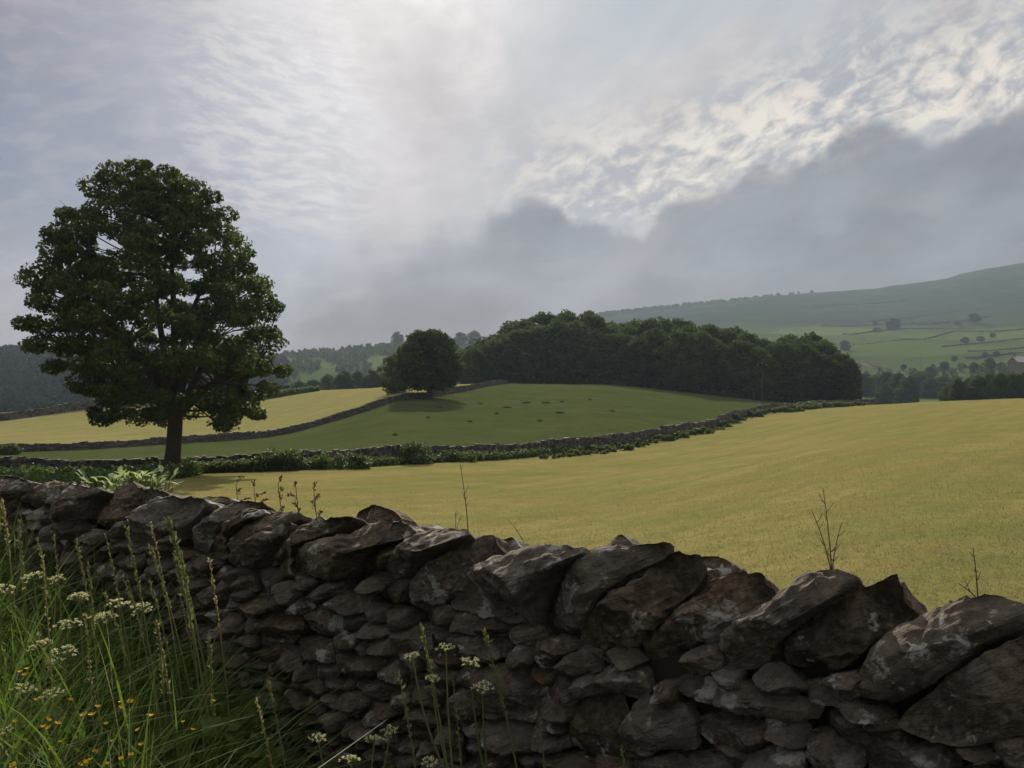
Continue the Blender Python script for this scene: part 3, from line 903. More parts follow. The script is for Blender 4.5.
def proto_tree(k, loc, h, w, label, name='woodland_tree', group=None, rz=None, mats=('leaf_wood', 'bark')):
    H, Wd, (crown, tb_) = PROTO[k]
    key = (k, mats)
    if key not in TreeBank.__dict__.get('d', {}):
        d = TreeBank.__dict__.get('d', {})
        root = empty(name, (0, 0, 0), label, 'tree')
        cr_ = mesh('crown', crown[0], crown[1], M[mats[0]], root, False, crown[2])
        tr_ = tb_.build('trunk', M[mats[1]], root, True)
        d[key] = (root, cr_, tr_); TreeBank.d = d
        first = True
    else:
        first = False
    root, cr_, tr_ = TreeBank.d[key]
    if not first:
        r2 = root.copy(); COL.objects.link(r2)
        for ch in (cr_, tr_):
            c2 = ch.copy(); COL.objects.link(c2); c2.parent = r2
        root = r2
        root.name = name
    root.location = loc
    root.scale = (w / Wd, w / Wd * random.uniform(.92, 1.08), h / H)
    root.rotation_euler = (0, 0, random.uniform(0, 6.28) if rz is None else rz)
    tag(root, label, 'tree')
    if group: root['group'] = group
    elif 'group' in root: del root['group']
    return root
def plant_tree(k, px, Y, top_py, wpx, label, name='woodland_tree', group=None, mats=('leaf_wood', 'bark'), sink=0.0):
    p = at(px, Y); p[2] = gnd(p[0], Y) - sink
    h = ztop(top_py, Y) - p[2]
    return proto_tree(k, p, max(h, 1.5), wpx / F * Y, label, name, group, mats=mats)

# the wood on the rise
TOP = np.array([(466,352),(478,342),(490,333),(510,322),(530,313),(560,308),(590,311),(612,320),(632,320),(660,316),(690,318),(712,323),(740,328),(760,336),(785,334),(810,333),(830,337),(850,344),(864,356)], float)
GW = 'broadleaf trees of the dark wood'
LW = 'broadleaf tree in the dark wood above the green pasture'
cnt = 0
def front_y(px): return float(np.interp(px, [470, 560, 640, 700, 760, 860], [222, 218, 210, 206, 205, 206]))
for row, (dy, lo, step) in enumerate([(0, 13, 21), (13, 3, 20), (28, 0, 24)]):
    px = 476 + row * 7
    while px < 843 - row * 6:
        top = np.interp(px, TOP[:, 0], TOP[:, 1]) + lo * random.uniform(.5, 1.3) + random.uniform(-2, 3)
        Y = front_y(px) + dy + random.uniform(-3, 3)
        lb, g = LW, GW
        plant_tree(random.randrange(6), px, Y, top, random.uniform(46, 60) if row else random.uniform(42, 54), lb, group=g)
        px += step * random.uniform(.8, 1.2)
plant_tree(2, 850, 204, 357, 26, 'small tree with lower outline closing the right end of the dark wood', name='woodland_tree')
plant_tree(5, 474, 218, 347, 30, 'lowest tree at the left end of the dark wood behind the round tree')

# scrub at the wood's foot, one mass in shade
ug = []
for _ in range(420):
    px = random.uniform(478, 858); Y = front_y(px) + random.uniform(-3, 8)
    p = at(px, Y); ug.append((p[0], p[1], p[2] + random.uniform(.2, 1.0)))
Vv, Ff, t = leaves(np.array(ug), rng.uniform(.6, 1.3, len(ug)), 26, 0.45)
tag(mesh('undergrowth', Vv, Ff, M['leaf_bush'], None, False, t), 'dark undergrowth along the foot of the wood', None, None, 'stuff')

# the round tree by the climbing wall: denser crown of its own
def round_tree():
    Y = 148.5; p = at(429, Y); p[2] = gnd(p[0], Y)
    H = ztop(329, Y) - p[2]; Wd = 80 / F * Y
    crown, b = tree_proto(77, H, Wd * 0.88, 2.5, 230, 120, 0.40, 1.15, .48, -.06)
    root = empty('round_tree', p, 'round dense tree standing alone on the climbing wall in front of the wood', 'tree')
    mesh('crown', crown[0], crown[1], M['leaf_wood'], root, False, crown[2])
    b.build('trunk', M['bark'], root, True)
round_tree()
plant_tree(2, 397, 172, 352, 34, 'smaller dark tree tucked against the left side of the round tree')
# trees beyond the upper yellow field
for k, (px, top, w) in enumerate([(287,384,18),(300,381,20),(314,379,20),(328,374,24),(344,370,26),(358,370,24),(371,369,24),(384,371,22),(398,372,22),(412,374,20)]):
    plant_tree(k % 6, px, 300 + random.uniform(-8, 14), top, w, 'dark tree in the hedge line beyond the upper yellow field', 'hedgerow_tree', 'trees in the hedge line beyond the yellow field')
# valley trees right of the wood
VT = [(866,372,22),(876,374,20),(886,370,24),(898,372,24),(909,375,22),(920,372,26),(932,377,22),(943,376,22),(957,380,20),(884,384,20),(902,386,22),(925,388,20),(948,386,18),(868,388,18),(968,381,20),(838,376,26)]
for k, (px, top, w) in enumerate(VT):
    plant_tree(k % 6, px, 420 + random.uniform(-40, 60), top, w, 'hazy tree in the valley between the wood and the hillside', 'valley_tree', 'hazy trees in the valley')
RT = [(950,383,18),(958,378,20),(968,377,20),(979,374,22),(990,372,22),(1001,373,22),(1012,371,24),(1024,372,24),(1038,372,24),(1052,373,24),(972,386,18),(995,384,20),(1016,383,20)]
for k, (px, top, w) in enumerate(RT):
    plant_tree((k + 2) % 6, px, 235 + random.uniform(-6, 10), top, w, 'dark tree in the clump over the crest of the hay field', 'copse_tree', 'trees of the clump over the crest of the hay field')
HT = [(893,1200,318,16,'broad hazy tree where two hill walls meet'),(974,1240,313,15,'tall hazy tree high on the far green hillside'),(990,600,357,13,'hazy tree above the farmhouse on the hillside'),(974,600,362,12,'small hazy tree left of the farmhouse'),(944,640,361,11,'small tree on the lowest hill wall'),(845,900,340,11,'small tree on the hillside just over the right end of the wood'),(931,600,366,13,'round tree at the foot of the hill wall'),(1001,620,362,10,'little hazy tree close beside the farmhouse'),(958,1220,322,9,'small faint bush beside the tall hazy tree')]
for k, (px, Y, top, w, lb) in enumerate(HT):
    plant_tree(k % 6, px, Y, top, w, lb, 'hillside_tree')
for k in range(11):
    px, Y = random.uniform(846, 1030), random.choice([random.uniform(600, 780), random.uniform(900, 1300)])
    p_ = at(px, Y); pb = HY - (p_[2] - EYE) / Y * F
    plant_tree(k % 6, px, Y, pb - random.uniform(4, 7), random.uniform(5, 10), 'small hazy tree dotted about the walled hillside fields', 'hillside_tree', 'small trees dotted about the walled hillside')
plant_tree(0, 398, 1160, 331, 15, 'lone hazy tree breaking the skyline left of the round tree', 'hillside_tree')
plant_tree(3, 460, 1100, 332, 16, 'faint hazy tree on the skyline between round tree and wood', 'hillside_tree')
plant_tree(4, 474, 1120, 330, 16, 'faint tree on the skyline touching the left end of the wood', 'hillside_tree')

# far woods: masses
def far_wood(name, n, fpx, fY, hh, label, mat='leaf_wood', ok=None):
    C, R = [], []
    for _ in range(n):
        px = random.uniform(*fpx); Y = random.uniform(*fY)
        if ok and not ok(px, Y): continue
        p = at(px, Y); h = random.uniform(*hh)
        for q in range(4):
            C.append((p[0] + random.uniform(-.22, .22) * h, p[1] + random.uniform(-.22, .22) * h, p[2] + h * (0.25 + 0.19 * q)))
            R.append(h * (0.34 - 0.05 * q))
    C = np.array(C); R = np.array(R)
    Vv, Ff, t = leaves(C, R, 34, float(np.mean(hh)) * 0.19, 0.9)
    return tag(mesh(name, Vv, Ff, M[mat], None, False, t), label, None, None, 'stuff')
M['leaf_far'] = leaf_mat('plantation leaf', (0.022, 0.034, 0.018), (0.038, 0.050, 0.026), 0.0, 0.05, 1.0, 0.0)
far_wood('woods', 2900, (-160, 285), (400, 940), (8, 12), 'dark plantation covering the hill left of the big tree', 'leaf_far')
def scat(px, Y):
    v = mnoise.noise(Vector((px * 0.035, Y * 0.006, 2.2)))
    return (v > -0.05 or Y < 640) and not (298 < px < 356 and Y < 800)
far_wood('woods', 1150, (280, 500), (560, 1130), (6, 10), 'hazy scattered woodland on the hill behind the round tree', 'leaf_wood', scat)
def sky_ok(px, Y):
    return Y > 1900 + 1.2 * (px - 600) and random.random() < (1.0 if px < 720 else max(0.0, (830 - px) / 110.0) ** 1.5)
far_wood('woods', 1150, (590, 830), (1850, 2230), (8, 13), 'hazy belt of woodland along the far skyline above the dark wood', 'leaf_wood', sky_ok)
far_wood('woods', 60, (840, 1024), (480, 640), (4, 7), 'low scrub at the foot of the far green hillside', 'leaf_wood')

# hillside walls
def hill_wall(pts, label, h=1.9, st=3.0):
    field_wall('hill_wall', pts, h * .72, st, label, thick=0.9, rows=2, jag=.3, rest=1.0)
hill_wall([(825, 935), (845, 955), (862, 960), (888, 985), (905, 1010), (925, 1000), (948, 1085), (956, 1110)], 'long stone wall rising across the green hillside under the broad hazy tree', 1.9)
hill_wall([(842, 1150), (852, 1130), (865, 1165), (880, 1185), (893, 1200), (910, 1195), (940, 1160), (956, 1110)], 'upper stone wall crossing the hillside at the broad hazy tree', 1.6)
hill_wall([(820, 1330), (850, 1310), (880, 1300), (910, 1290), (950, 1270)], 'upper stone wall above the broad hazy tree, level and faint', 1.6)
hill_wall([(846, 800), (852, 790), (858, 770), (864, 752), (870, 725), (884, 690), (896, 665), (907, 640)], 'stone wall curving down the hillside to the valley trees', 2.2)
hill_wall([(907, 640), (930, 650), (950, 655), (980, 665), (1000, 672)], 'short stone wall along the foot of the green hillside', 1.3)
hill_wall([(963, 760), (975, 752), (985, 765), (1005, 775), (1040, 790)], 'dark stone wall on the hillside above the farmhouse', 2.0)
hill_wall([(966, 830), (985, 825), (1010, 835), (1040, 850)], 'faint stone wall higher above the farmhouse', 1.3)
hill_wall([(915, 1260), (930, 1250), (960, 1270), (1000, 1330), (1024, 1350), (1040, 1360)], 'faint stone wall near the top of the green fields', 1.5)
hill_wall([(956, 1110), (985, 1070), (1005, 1060), (1024, 1065), (1050, 1075)], 'stone wall reaching the right edge below the tall hazy tree', 1.5)
hill_wall([(780, 1420), (815, 1400), (850, 1380), (900, 1400), (960, 1450), (1040, 1480)], 'faint moorland wall high on the far fell', 1.7)
hill_wall([(940, 900), (970, 915), (1000, 930), (1040, 950)], 'broken stone wall in the middle of the bright hill field', 1.2)
hill_wall([(800, 1700), (860, 1720), (930, 1760), (1040, 1800)], 'uppermost faint wall below the brow of the fell', 1.8)
# ------------------------------------------------------------------ pole, wires, farmhouse
def utility_pole(px, Y, top_py, label, name='utility_pole'):
    p = at(px, Y); p[2] = gnd(p[0], Y)
    h = ztop(top_py, Y) - p[2]
    root = empty(name, p, label, 'pole')
    V1, F1 = tube([(0, 0, -.5), (0, 0, h * .5), (0.02, 0, h)], [.12, .10, .08], 10)
    mesh('shaft', V1, F1, M['pole'], root, True)
    V2, F2 = box(-.95, .95, -.06, .06, h - .42, h - .28)
    mesh('crossarm', V2, F2, M['pole'], root)
    for x in (-.8, 0, .8):
        V3, F3 = tube([(x, 0, h - .28 + (.30 if x == 0 else 0)), (x, 0, h - .14 + (.30 if x == 0 else 0)), (x, 0, h - .04 + (.30 if x == 0 else 0))], [.05, .08, .03], 8)
        mesh('insulator', V3, F3, M['ceramic'], root, True)
    return p, h
p1, h1 = utility_pole(762, 165, 364, 'wooden utility pole with a short crossarm standing at the wall before the wood')
p2, h2 = utility_pole(560, 236, 366, 'wooden utility pole hidden among trees of the wood')
for k, x in enumerate((-.8, .8)):
    a = p1 + np.array([x, 0, h1 - .06]); b = p2 + np.array([x, 0, h2 - .06])
    pts = curve_pts(a, b, (0, 0, -1.2), 24)
    Vw, Fw = tube(pts, 0.017, 4)
    tag(mesh('overhead_wire', Vw - a, Fw, M['wire'], None, True, loc=a), ('front' if k == 0 else 'rear') + ' overhead wire sagging from the wooden pole towards the dark wood', 'wire', 'overhead wires from the wooden pole')
utility_pole(921, 660, 353, 'tiny far utility pole in the green field above the valley trees')
utility_pole(911, 640, 360, 'tiny far utility pole lower down, by the foot wall')

def farmhouse():
    Y = 430.0; p = at(1026, Y)
    p[2] = gnd(p[0], Y)
    zt = ztop(357, Y) - p[2]
    wall_h = zt - 2.6
    root = empty('farmhouse', p, 'stone farmhouse with a pale slate roof at the right edge below the hillside', 'house', rz=0.15)
    V1, F1 = box(-7, 7, -3.5, 3.5, -1, wall_h)
    gv = np.array([(-7, -3.5, wall_h), (-7, 3.5, wall_h), (-7, 0, zt - .3), (7, -3.5, wall_h), (7, 3.5, wall_h), (7, 0, zt - .3)])
    b = MB(); b.add(V1, F1); b.add(gv, np.array([(0, 2, 1), (3, 4, 5)]))
    b.build('house_wall', M['house_wall'], root)
    rv, rf = [], []
    for s_ in (-1, 1):
        k = len(rv)
        rv += [(-7.3, s_ * 3.9, wall_h - .15), (7.3, s_ * 3.9, wall_h - .15), (7.3, 0, zt), (-7.3, 0, zt), (-7.3, s_ * 3.9, wall_h + .05), (7.3, s_ * 3.9, wall_h + .05), (7.3, 0, zt + .2), (-7.3, 0, zt + .2)]
        rf += [(k+4, k+5, k+6, k+7), (k, k+1, k+5, k+4), (k+1, k+2, k+6, k+5), (k+3, k, k+4, k+7), (k, k+3, k+2, k+1)]
    rf_o = mesh('roof', rv, np.array(rf), M['house_roof'], root)
    for x in (-6.2, 6.2):
        V2, F2 = box(x - .5, x + .5, -.4, .4, zt - .4, zt + 1.1)
        V3, F3 = box(x - .58, x + .58, -.48, .48, zt + 1.1, zt + 1.25)
        b = MB(); b.add(V2, F2); b.add(V3, F3)
        b.build('chimney', M['house_wall'], rf_o)
    for x in (-4.5, -1.5, 1.5, 4.5):
        for z in (wall_h * .2 + .3, wall_h * .62):
            V4, F4 = box(x - .5, x + .5, -3.56, -3.49, z, z + 1.1)
            w = mesh('window', V4, F4, M['house_roof'], root)
            V5, F5 = box(x - .4, x + .4, -3.6, -3.57, z + .1, z + 1.0)
            mesh('pane', V5, F5, M['glass'], w)
farmhouse()

# ------------------------------------------------------------------ bushes and weeds along the middle wall
def bush(px, Y, wpx, hpx, label, name='bush', group=None, size=0.16, mat='leaf_bush', per=None):
    p = at(px, Y); p[2] = gnd(p[0], Y)
    w, h = wpx / F * Y, hpx / F * Y
    n = max(6, int(w * h * 9))
    C = np.stack([rng.uniform(-.42, .42, n) * w, rng.uniform(-.3, .3, n) * min(w, 2.0), np.zeros(n)], 1)
    C[:, 2] = rng.uniform(0.05, .85, n) * h * np.sqrt(np.clip(1 - (2.1 * C[:, 0] / w) ** 2, .05, 1))
    R = rng.uniform(.22, .38, n) * min(h, 1.4)
    Vv, Ff, t = leaves(C, R, 46, size, 0.9)
    root = empty(name, p, label, 'bush', group)
    mesh('foliage', Vv, Ff, M[mat], root, False, t)
    b = MB()
    for c in C[:8]:
        b.add(*tube(curve_pts((c[0] * .4, c[1] * .4, -.1), c, (0, 0, .05), 5), np.linspace(.03, .008, 5), 5))
    b.build('stem', M['twig'], root, True)
    return root
bush(279, 58.4, 50, 25, 'low dark green bush against the field wall right of the big tree')
bush(340, 59.3, 66, 18, 'long low bush of mixed weeds below the field wall')
bush(415, 63.8, 40, 22, 'dark rounded bush at the field wall under the round tree')
bush(456, 66.8, 44, 13, 'low weedy bush just right of the dark rounded bush', size=.13)
bush(163, 56.9, 46, 12, 'dark nettles growing round the foot of the big tree', 'nettle_patch')
bush(30, 57.0, 120, 12, 'dark nettles along the field wall at the far left', 'nettle_patch')
bush(112, 56.9, 60, 11, 'dark nettles between the big tree and the far left', 'nettle_patch')
bush(9, 104, 26, 10, 'weedy bush by the upper wall at the left edge', size=.22)
for k, px in enumerate(range(545, 862, 8)):
    Y = float(np.interp(px, MID[:, 0], MID[:, 1])) - 1.6 - 0.006 * px
    bush(px + random.uniform(-4, 4), Y, random.uniform(18, 34), random.uniform(4, 7) * (1 if px > 600 else .8), 'pale weedy bush in front of the field wall below the wood', 'weed_bush', 'weedy bushes along the field wall below the wood', size=.22, mat='weed')
# continuous weeds at the wall foot
wd = []
for _ in range(2400):
    px = random.uniform(150, 870)
    Y = float(np.interp(px, MID[:, 0], MID[:, 1])) - random.uniform(.7, 2.0)
    p = at(px, Y); wd.append((p[0], p[1], p[2] + random.uniform(.05, .45)))
Vv, Ff, t = leaves(np.array(wd), rng.uniform(.25, .6, len(wd)), 24, 0.16)
tag(mesh('weeds', Vv, Ff, M['weed'], None, False, t), 'low weeds along the foot of the field wall', None, None, 'stuff')
wd = []
for _ in range(700):
    px = random.uniform(-40, 196); Y = random.uniform(40, 57) if px < 150 else random.uniform(48 + (px - 150) * .14, 57)
    p = at(px, Y); wd.append((p[0], p[1], p[2] + random.uniform(.05, .6)))
Vv, Ff, t = leaves(np.array(wd), rng.uniform(.3, .7, len(wd)), 26, 0.17)
tag(mesh('weeds', Vv, Ff, M['leaf_bush'], None, False, t), 'dark nettles filling the corner of the hay field by the big tree', None, None, 'stuff')
# hedge strip rising to the crest behind the big tree
wd = []
for _ in range(420):
    px = random.uniform(255, 318); Y = float(np.interp(px, W3[:, 0], W3[:, 1])) + random.uniform(-1, 1.5)
    p = at(px, Y); wd.append((p[0], p[1], p[2] + random.uniform(.1, 1.2)))
root = empty('hedge', at(255, 211.5), 'green hedge running up to the crest of the upper yellow field', 'hedge')
Vv, Ff, t = leaves(np.array(wd), rng.uniform(.5, .9, len(wd)), 24, 0.3)
mesh('foliage', Vv - np.array(root.location), Ff, M['leaf_bush'], root, False, t)
# rush tufts in the pasture
for k, (px, py) in enumerate([(507, 408), (546, 403), (527, 403), (560, 413), (540, 421), (470, 421), (428, 418), (480, 404), (590, 400), (497, 414), (562, 402), (612, 411), (440, 408), (395, 436)]):
    # find the distance where the ground meets that row
    yy = np.linspace(75, 196, 240); g = gz_arr(np.full(240, U(px)), yy); pr = HY - (g - EYE) / yy * F
    Y = float(yy[np.argmin(np.abs(pr - py))])
    n = 420 if k < 4 else 170
    w = (9 if k < 4 else 5) / F * Y
    bx_ = np.stack([rng.normal(0, .24, n) * w, rng.normal(0, .35, n), np.full(n, -.03)], 1)
    Vv, Ff, t = blades(bx_, rng.uniform(.12, .34, n), rng.uniform(.1, .7, n), rng.uniform(0, 6.28, n), rng.uniform(.02, .04, n), 2)
    p = at(px, Y); p[2] = gnd(p[0], Y)
    tag(mesh('rush_tuft', Vv, Ff, M['rush'], None, False, t, loc=p), 'dark tuft of rushes on the grazed green pasture', 'tuft', 'tufts of rushes on the pasture')

# ------------------------------------------------------------------ grass blades
# verge: mown low near the wall on the right, deep on the left
def verge_points(n):
    out = []
    while len(out) < n:
        x = rng.uniform(-5.5, 1.2, 4 * n); y = rng.uniform(0.9, 7.0, 4 * n)
        ws = wall_side(x, y)
        ok = (ws > 0.10) & (ws < 3.4) & (x / y > -0.85)
        out += list(np.stack([x, y], 1)[ok])
    return np.array(out[:n])
pts = verge_points(27000)
# height falls away to the right, following the photo
pxv = 512 + F * pts[:, 0] / pts[:, 1]
hmax = np.interp(pxv, [-300, 0, 150, 230, 290, 380, 560, 1000], [.92, .90, .80, .66, .36, .22, .17, .14])
keep = rng.random(len(pts)) < np.interp(pxv, [200, 300, 420], [1, .7, .35])
pts, hmax = pts[keep], hmax[keep]
n = len(pts)
B = np.stack([pts[:, 0], pts[:, 1], bank(pts[:, 0], pts[:, 1])], 1)
Vg, Fg, tg = blades(B, hmax * rng.uniform(.45, 1.0, n), rng.uniform(.15, .95, n), rng.uniform(0, 6.283, n), rng.uniform(.005, .012, n), 6)
q_ = verge_points(2600); pq = 512 + F * q_[:, 0] / q_[:, 1]
q_ = q_[rng.random(len(q_)) < np.interp(pq, [210, 300, 400, 600], [1, .5, .10, .03])]; n2 = len(q_)
pq = 512 + F * q_[:, 0] / q_[:, 1]
hq = np.interp(pq, [0, 150, 230, 300, 500], [1.05, .95, .8, .5, .3]) * rng.uniform(.6, 1.05, n2)
V2, F2, t2 = blades(np.stack([q_[:, 0], q_[:, 1], bank(q_[:, 0], q_[:, 1])], 1), hq, np.where(pq > 230, rng.uniform(.1, .6, n2), rng.uniform(.15, 1.15, n2)), rng.uniform(0, 6.283, n2), rng.uniform(.008, .017, n2), 9, 1.4, rng.uniform(.4, 1.15, n2))
Vg = np.concatenate([Vg, V2]); tg = np.concatenate([tg, t2]); Fg = [Fg, F2 + len(Vg) - len(V2)]
tag(mesh('tall_grass', Vg, Fg, M['grass'], None, False, tg), 'deep dark grass on the verge below the near wall', None, None, 'stuff')

q_ = verge_points(900); pq = 512 + F * q_[:, 0] / q_[:, 1]
q_ = q_[rng.random(len(q_)) < np.interp(pq, [210, 300, 400, 600], [1, .6, .12, .05])]; n2 = len(q_); pq = 512 + F * q_[:, 0] / q_[:, 1]
hq = np.interp(pq, [0, 150, 230, 300, 500], [.95, .9, .7, .45, .3]) * rng.uniform(.6, 1.1, n2)
V2, F2, t2 = blades(np.stack([q_[:, 0], q_[:, 1], bank(q_[:, 0], q_[:, 1])], 1), hq, rng.uniform(.1, .8, n2), rng.uniform(0, 6.283, n2), rng.uniform(.003, .008, n2), 7, 1.6)
tag(mesh('dry_grass', V2, F2, M['straw'], None, False, t2), 'dead straw coloured blades among the verge grass', None, None, 'stuff')
# broad leaves low in the verge
q_ = verge_points(1300); pq = 512 + F * q_[:, 0] / q_[:, 1]
q_ = q_[pq < 260]
Cl = np.stack([q_[:, 0], q_[:, 1], bank(q_[:, 0], q_[:, 1]) + rng.uniform(.15, .55, len(q_))], 1)
V2, F2, t2 = leaves(Cl, np.full(len(Cl), .10), 12, .062, .8, .6)
tag(mesh('undergrowth', V2, F2, M['grass'], None, False, t2), 'broad green leaves low in the verge grass', None, None, 'stuff')

# stubble of the mown field nearest the wall
m_ = 165000
u_ = rng.uniform(-1.05, 1.05, m_); Yv = np.exp(rng.uniform(math.log(4.0), math.log(42), m_))
xs = u_ * Yv
ok = wall_side(xs, Yv) < -0.7
xs, Yv, u_ = xs[ok], Yv[ok], u_[ok]
zz = gz_arr(u_, Yv) + relief(xs, Yv)
n = len(xs)
Vg, Fg, tg = blades(np.stack([xs, Yv, zz - .01], 1), rng.uniform(.03, .12, n) * rng.uniform(.5, 1, n), rng.uniform(.3, 1.3, n), rng.uniform(0, 6.283, n), rng.uniform(.006, .014, n) * np.sqrt(Yv / 10), 2)
M['stubble'] = leaf_mat('mown stubble', (0.10, 0.105, 0.040), (0.275, 0.235, 0.115), 0.3, 0.35)
tag(mesh('stubble_grass', Vg, Fg, M['stubble'], None, False, tg), 'short mown stubble of the hay field beyond the near wall', None, None, 'stuff')

# ------------------------------------------------------------------ tall single grasses, flowers
def depth_pt(px, py, Y): return np.array([U(px) * Y, Y, EYE + (HY - py) / F * Y])

def grass_stalk(tip, foot_px, Y, label, heavy=1.0, name='grass_stalk', mat='stalk', seed=0.16, Yf=None, leafn=1):
    t = depth_pt(*tip, Y); fx = U(foot_px) * (Yf or Y)
    f = np.array([fx, Yf or Y, 0.0]); f[2] = bank(f[0], f[1]) if wall_side(f[0], f[1]) > 0 else gz(f[0], f[1])
    d = t - f
    bend = np.array([-d[0] * .12, 0, np.linalg.norm(d) * .05])
    p = curve_pts(f, t, bend, 16)
    root = empty(name, f, label, 'grass', 'thin grasses of the deep verge' if label.startswith('thin seeding') else 'tall seeding grasses of the verge')
    b = MB(); b.add(*tube(p - f, np.linspace(.0036, .0016, 16) * heavy, 5))
    b.build('stem', M[mat], root, True)
    # seed head: spikelets along the top
    L = np.linalg.norm(t - f); n = int(85 * heavy)
    tt = 1 - rng.random(n) * min(.5, seed / L * 1.6)
    c = np.stack([np.interp(tt, np.linspace(0, 1, 16), p[:, k]) for k in range(3)], 1) - f
    ax = (p[-1] - p[-4]) / np.linalg.norm(p[-1] - p[-4])
    dd = rng.normal(size=(n, 3)) * .35 + ax; dd /= np.linalg.norm(dd, axis=1)[:, None]
    sd = np.cross(dd, rng.normal(size=(n, 3))); sd /= np.linalg.norm(sd, axis=1)[:, None]
    l = .014 * heavy * rng.uniform(.7, 1.3, n)[:, None]; w = .0030 * heavy
    Vs = np.stack([c, c + dd * l * .5 + sd * w, c + dd * l, c + dd * l * .5 - sd * w], 1).reshape(-1, 3)
    mesh('seed_head', Vs, np.arange(n * 4).reshape(n, 4), M['straw' if mat == 'straw' else 'stalk'], root, False, np.full(n * 4, .8))
    for k in range(leafn):
        q = p[3 + 3 * k] - f
        Vl, Fl, tl = blades(q[None], np.array([.22]), np.array([.9]), np.array([random.uniform(0, 6.28)]), np.array([.007]), 6)
        mesh('leaf', Vl, Fl, M['grass'], root, False, tl)
GS = [((76, 541), 112, 3.2, 'thin tall grass stalk left of the wall beside the first white umbels', 1.0),
      ((168, 520), 232, 2.9, 'tallest thick seeding grass stalk crossing the coping stones at left', 1.7),
      ((176, 560), 226, 2.85, 'thick seeding stalk close beside the tallest grass', 1.5),
      ((150, 546), 214, 3.0, 'slender seeding grass leaning left of the tallest stalk', 1.1),
      ((150, 582), 200, 2.9, 'shorter grass stalk below the slender leaning one', .9),
      ((157, 625), 190, 2.7, 'brownish grass head in the middle of the verge grass', 1.2),
      ((268, 680), 306, 2.5, 'thin grass stalk leaning left at the edge of the bare wall', .9),
      ((256, 700), 300, 2.45, 'low pale grass stalk arching over the grass edge', .9),
      ((421, 627), 472, 2.35, 'seeding grass stalk rising left among the white umbels by the wall', 1.1),
      ((485, 634), 548, 2.35, 'long seeding grass stalk bowed in front of the wall face right of the umbels', 1.2),
      ((399, 674), 440, 2.3, 'short seeding grass stalk left of the white umbels by the wall', 1.0),
      ((453, 682), 476, 2.3, 'small grass stalk below the white umbels by the wall', .8),
      ((540, 720), 560, 2.2, 'short grass stalk alone at the foot of the wall', .8),
      ((622, 744), 636, 2.0, 'tiny yellowish grass stalk in front of the big face stones', .9),
      ((2, 502), 26, 3.4, 'drooping grass stalk at the left edge of the wall', 1.2),
      ((18, 520), 34, 3.3, 'second drooping grass stalk just below the left edge one', 1.1)]
for k, (tip, foot, Y, lb, hv) in enumerate(GS):
    grass_stalk(tip, foot, Y, lb, hv, mat='straw' if k in (5, 7, 14) else 'stalk')

for k in range(18):
    tx = random.uniform(4, 240); ty = random.uniform(520, 640) + max(0, tx - 150) * .5
    grass_stalk((tx, ty), tx + random.uniform(8, 70), random.uniform(2.5, 3.2), 'thin seeding grass rising out of the deep verge at left', random.uniform(.6, 1.0), mat=random.choice(['stalk', 'stalk', 'straw']))
def umbel(b_st, b_fl, c, up, R, n=34):
    """flat head: rays from c, florets on a shallow dome"""
    up = up / np.linalg.norm(up)
    a = np.cross(up, [0.2, 1, 0.1]); a /= np.linalg.norm(a); bb = np.cross(up, a)
    n = 20
    for k in range(n):
        rr = R * math.sqrt((k + .5) / n) * random.uniform(.85, 1.12); th = k * 2.39996 + random.uniform(-.4, .4)
        if random.random() < .12: continue
        e = c + a * rr * math.cos(th) + bb * rr * math.sin(th) + up * (R * random.uniform(.45, .62) - .3 * rr * rr / R)
        b_st.add(*tube(curve_pts(c, e, -up * .1 * R, 3), [.0009, .0007, .0006], 3))
        for _ in range(11):
            q = e + (a * random.gauss(0, 1) + bb * random.gauss(0, 1)) * R * .075 + up * random.uniform(-.003, .003)
            s_ = R * random.uniform(.045, .080)
            nv = up + (a * random.gauss(0, .4) + bb * random.gauss(0, .4))
            x = np.cross(nv, bb); x /= np.linalg.norm(x); y = np.cross(nv, x); y /= np.linalg.norm(y)
            b_fl.add(np.array([q + x * s_, q + y * s_, q - x * s_, q - y * s_]), np.array([(0, 1, 2, 3)]), random.random())
def umbel_plant(heads, foot_px, Y, label, R=.045, group='white umbel flowers of the verge'):
    f = np.array([U(foot_px) * Y, Y, 0]); f[2] = bank(f[0], f[1])
    root = empty('cow_parsley', f, label, 'flower', group)
    hp = [depth_pt(px, py, Y + dy) - f for px, py, dy in heads]
    mid = np.mean(hp, 0); fork = mid * .66
    b = MB(); b.add(*tube(curve_pts((0, 0, -.02), fork, (random.uniform(-.05, .05), 0, 0), 8), np.linspace(.0055, .004, 8), 6))
    for h in hp:
        b.add(*tube(curve_pts(fork, h, (h - fork) * np.array([.12, .1, -.06]), 8), np.linspace(.0036, .002, 8), 5))
    b.build('stem', M['stalk'], root, True)
    for h in hp:
        st, fl = MB(), MB()
        up = np.array([random.gauss(0, .18), -.12 + random.gauss(0, .15), 1.0])
        Rr = R * random.uniform(.72, 1.0)
        umbel(st, fl, np.zeros(3), up, Rr)
        o = fl.build('umbel', M['white_flower'], root, loc=h)
        st.build('ray', M['stalk'], o)
    # a few ferny leaves low on the stem
    n = 70; q = fork * .5
    C = q + np.stack([rng.normal(0, .09, n), rng.normal(0, .07, n), rng.normal(0, .06, n)], 1)
    Vv, Ff, t = leaves(C, np.full(n, .02), 3, .04)
    mesh('foliage', Vv, Ff, M['grass'], root, False, t)
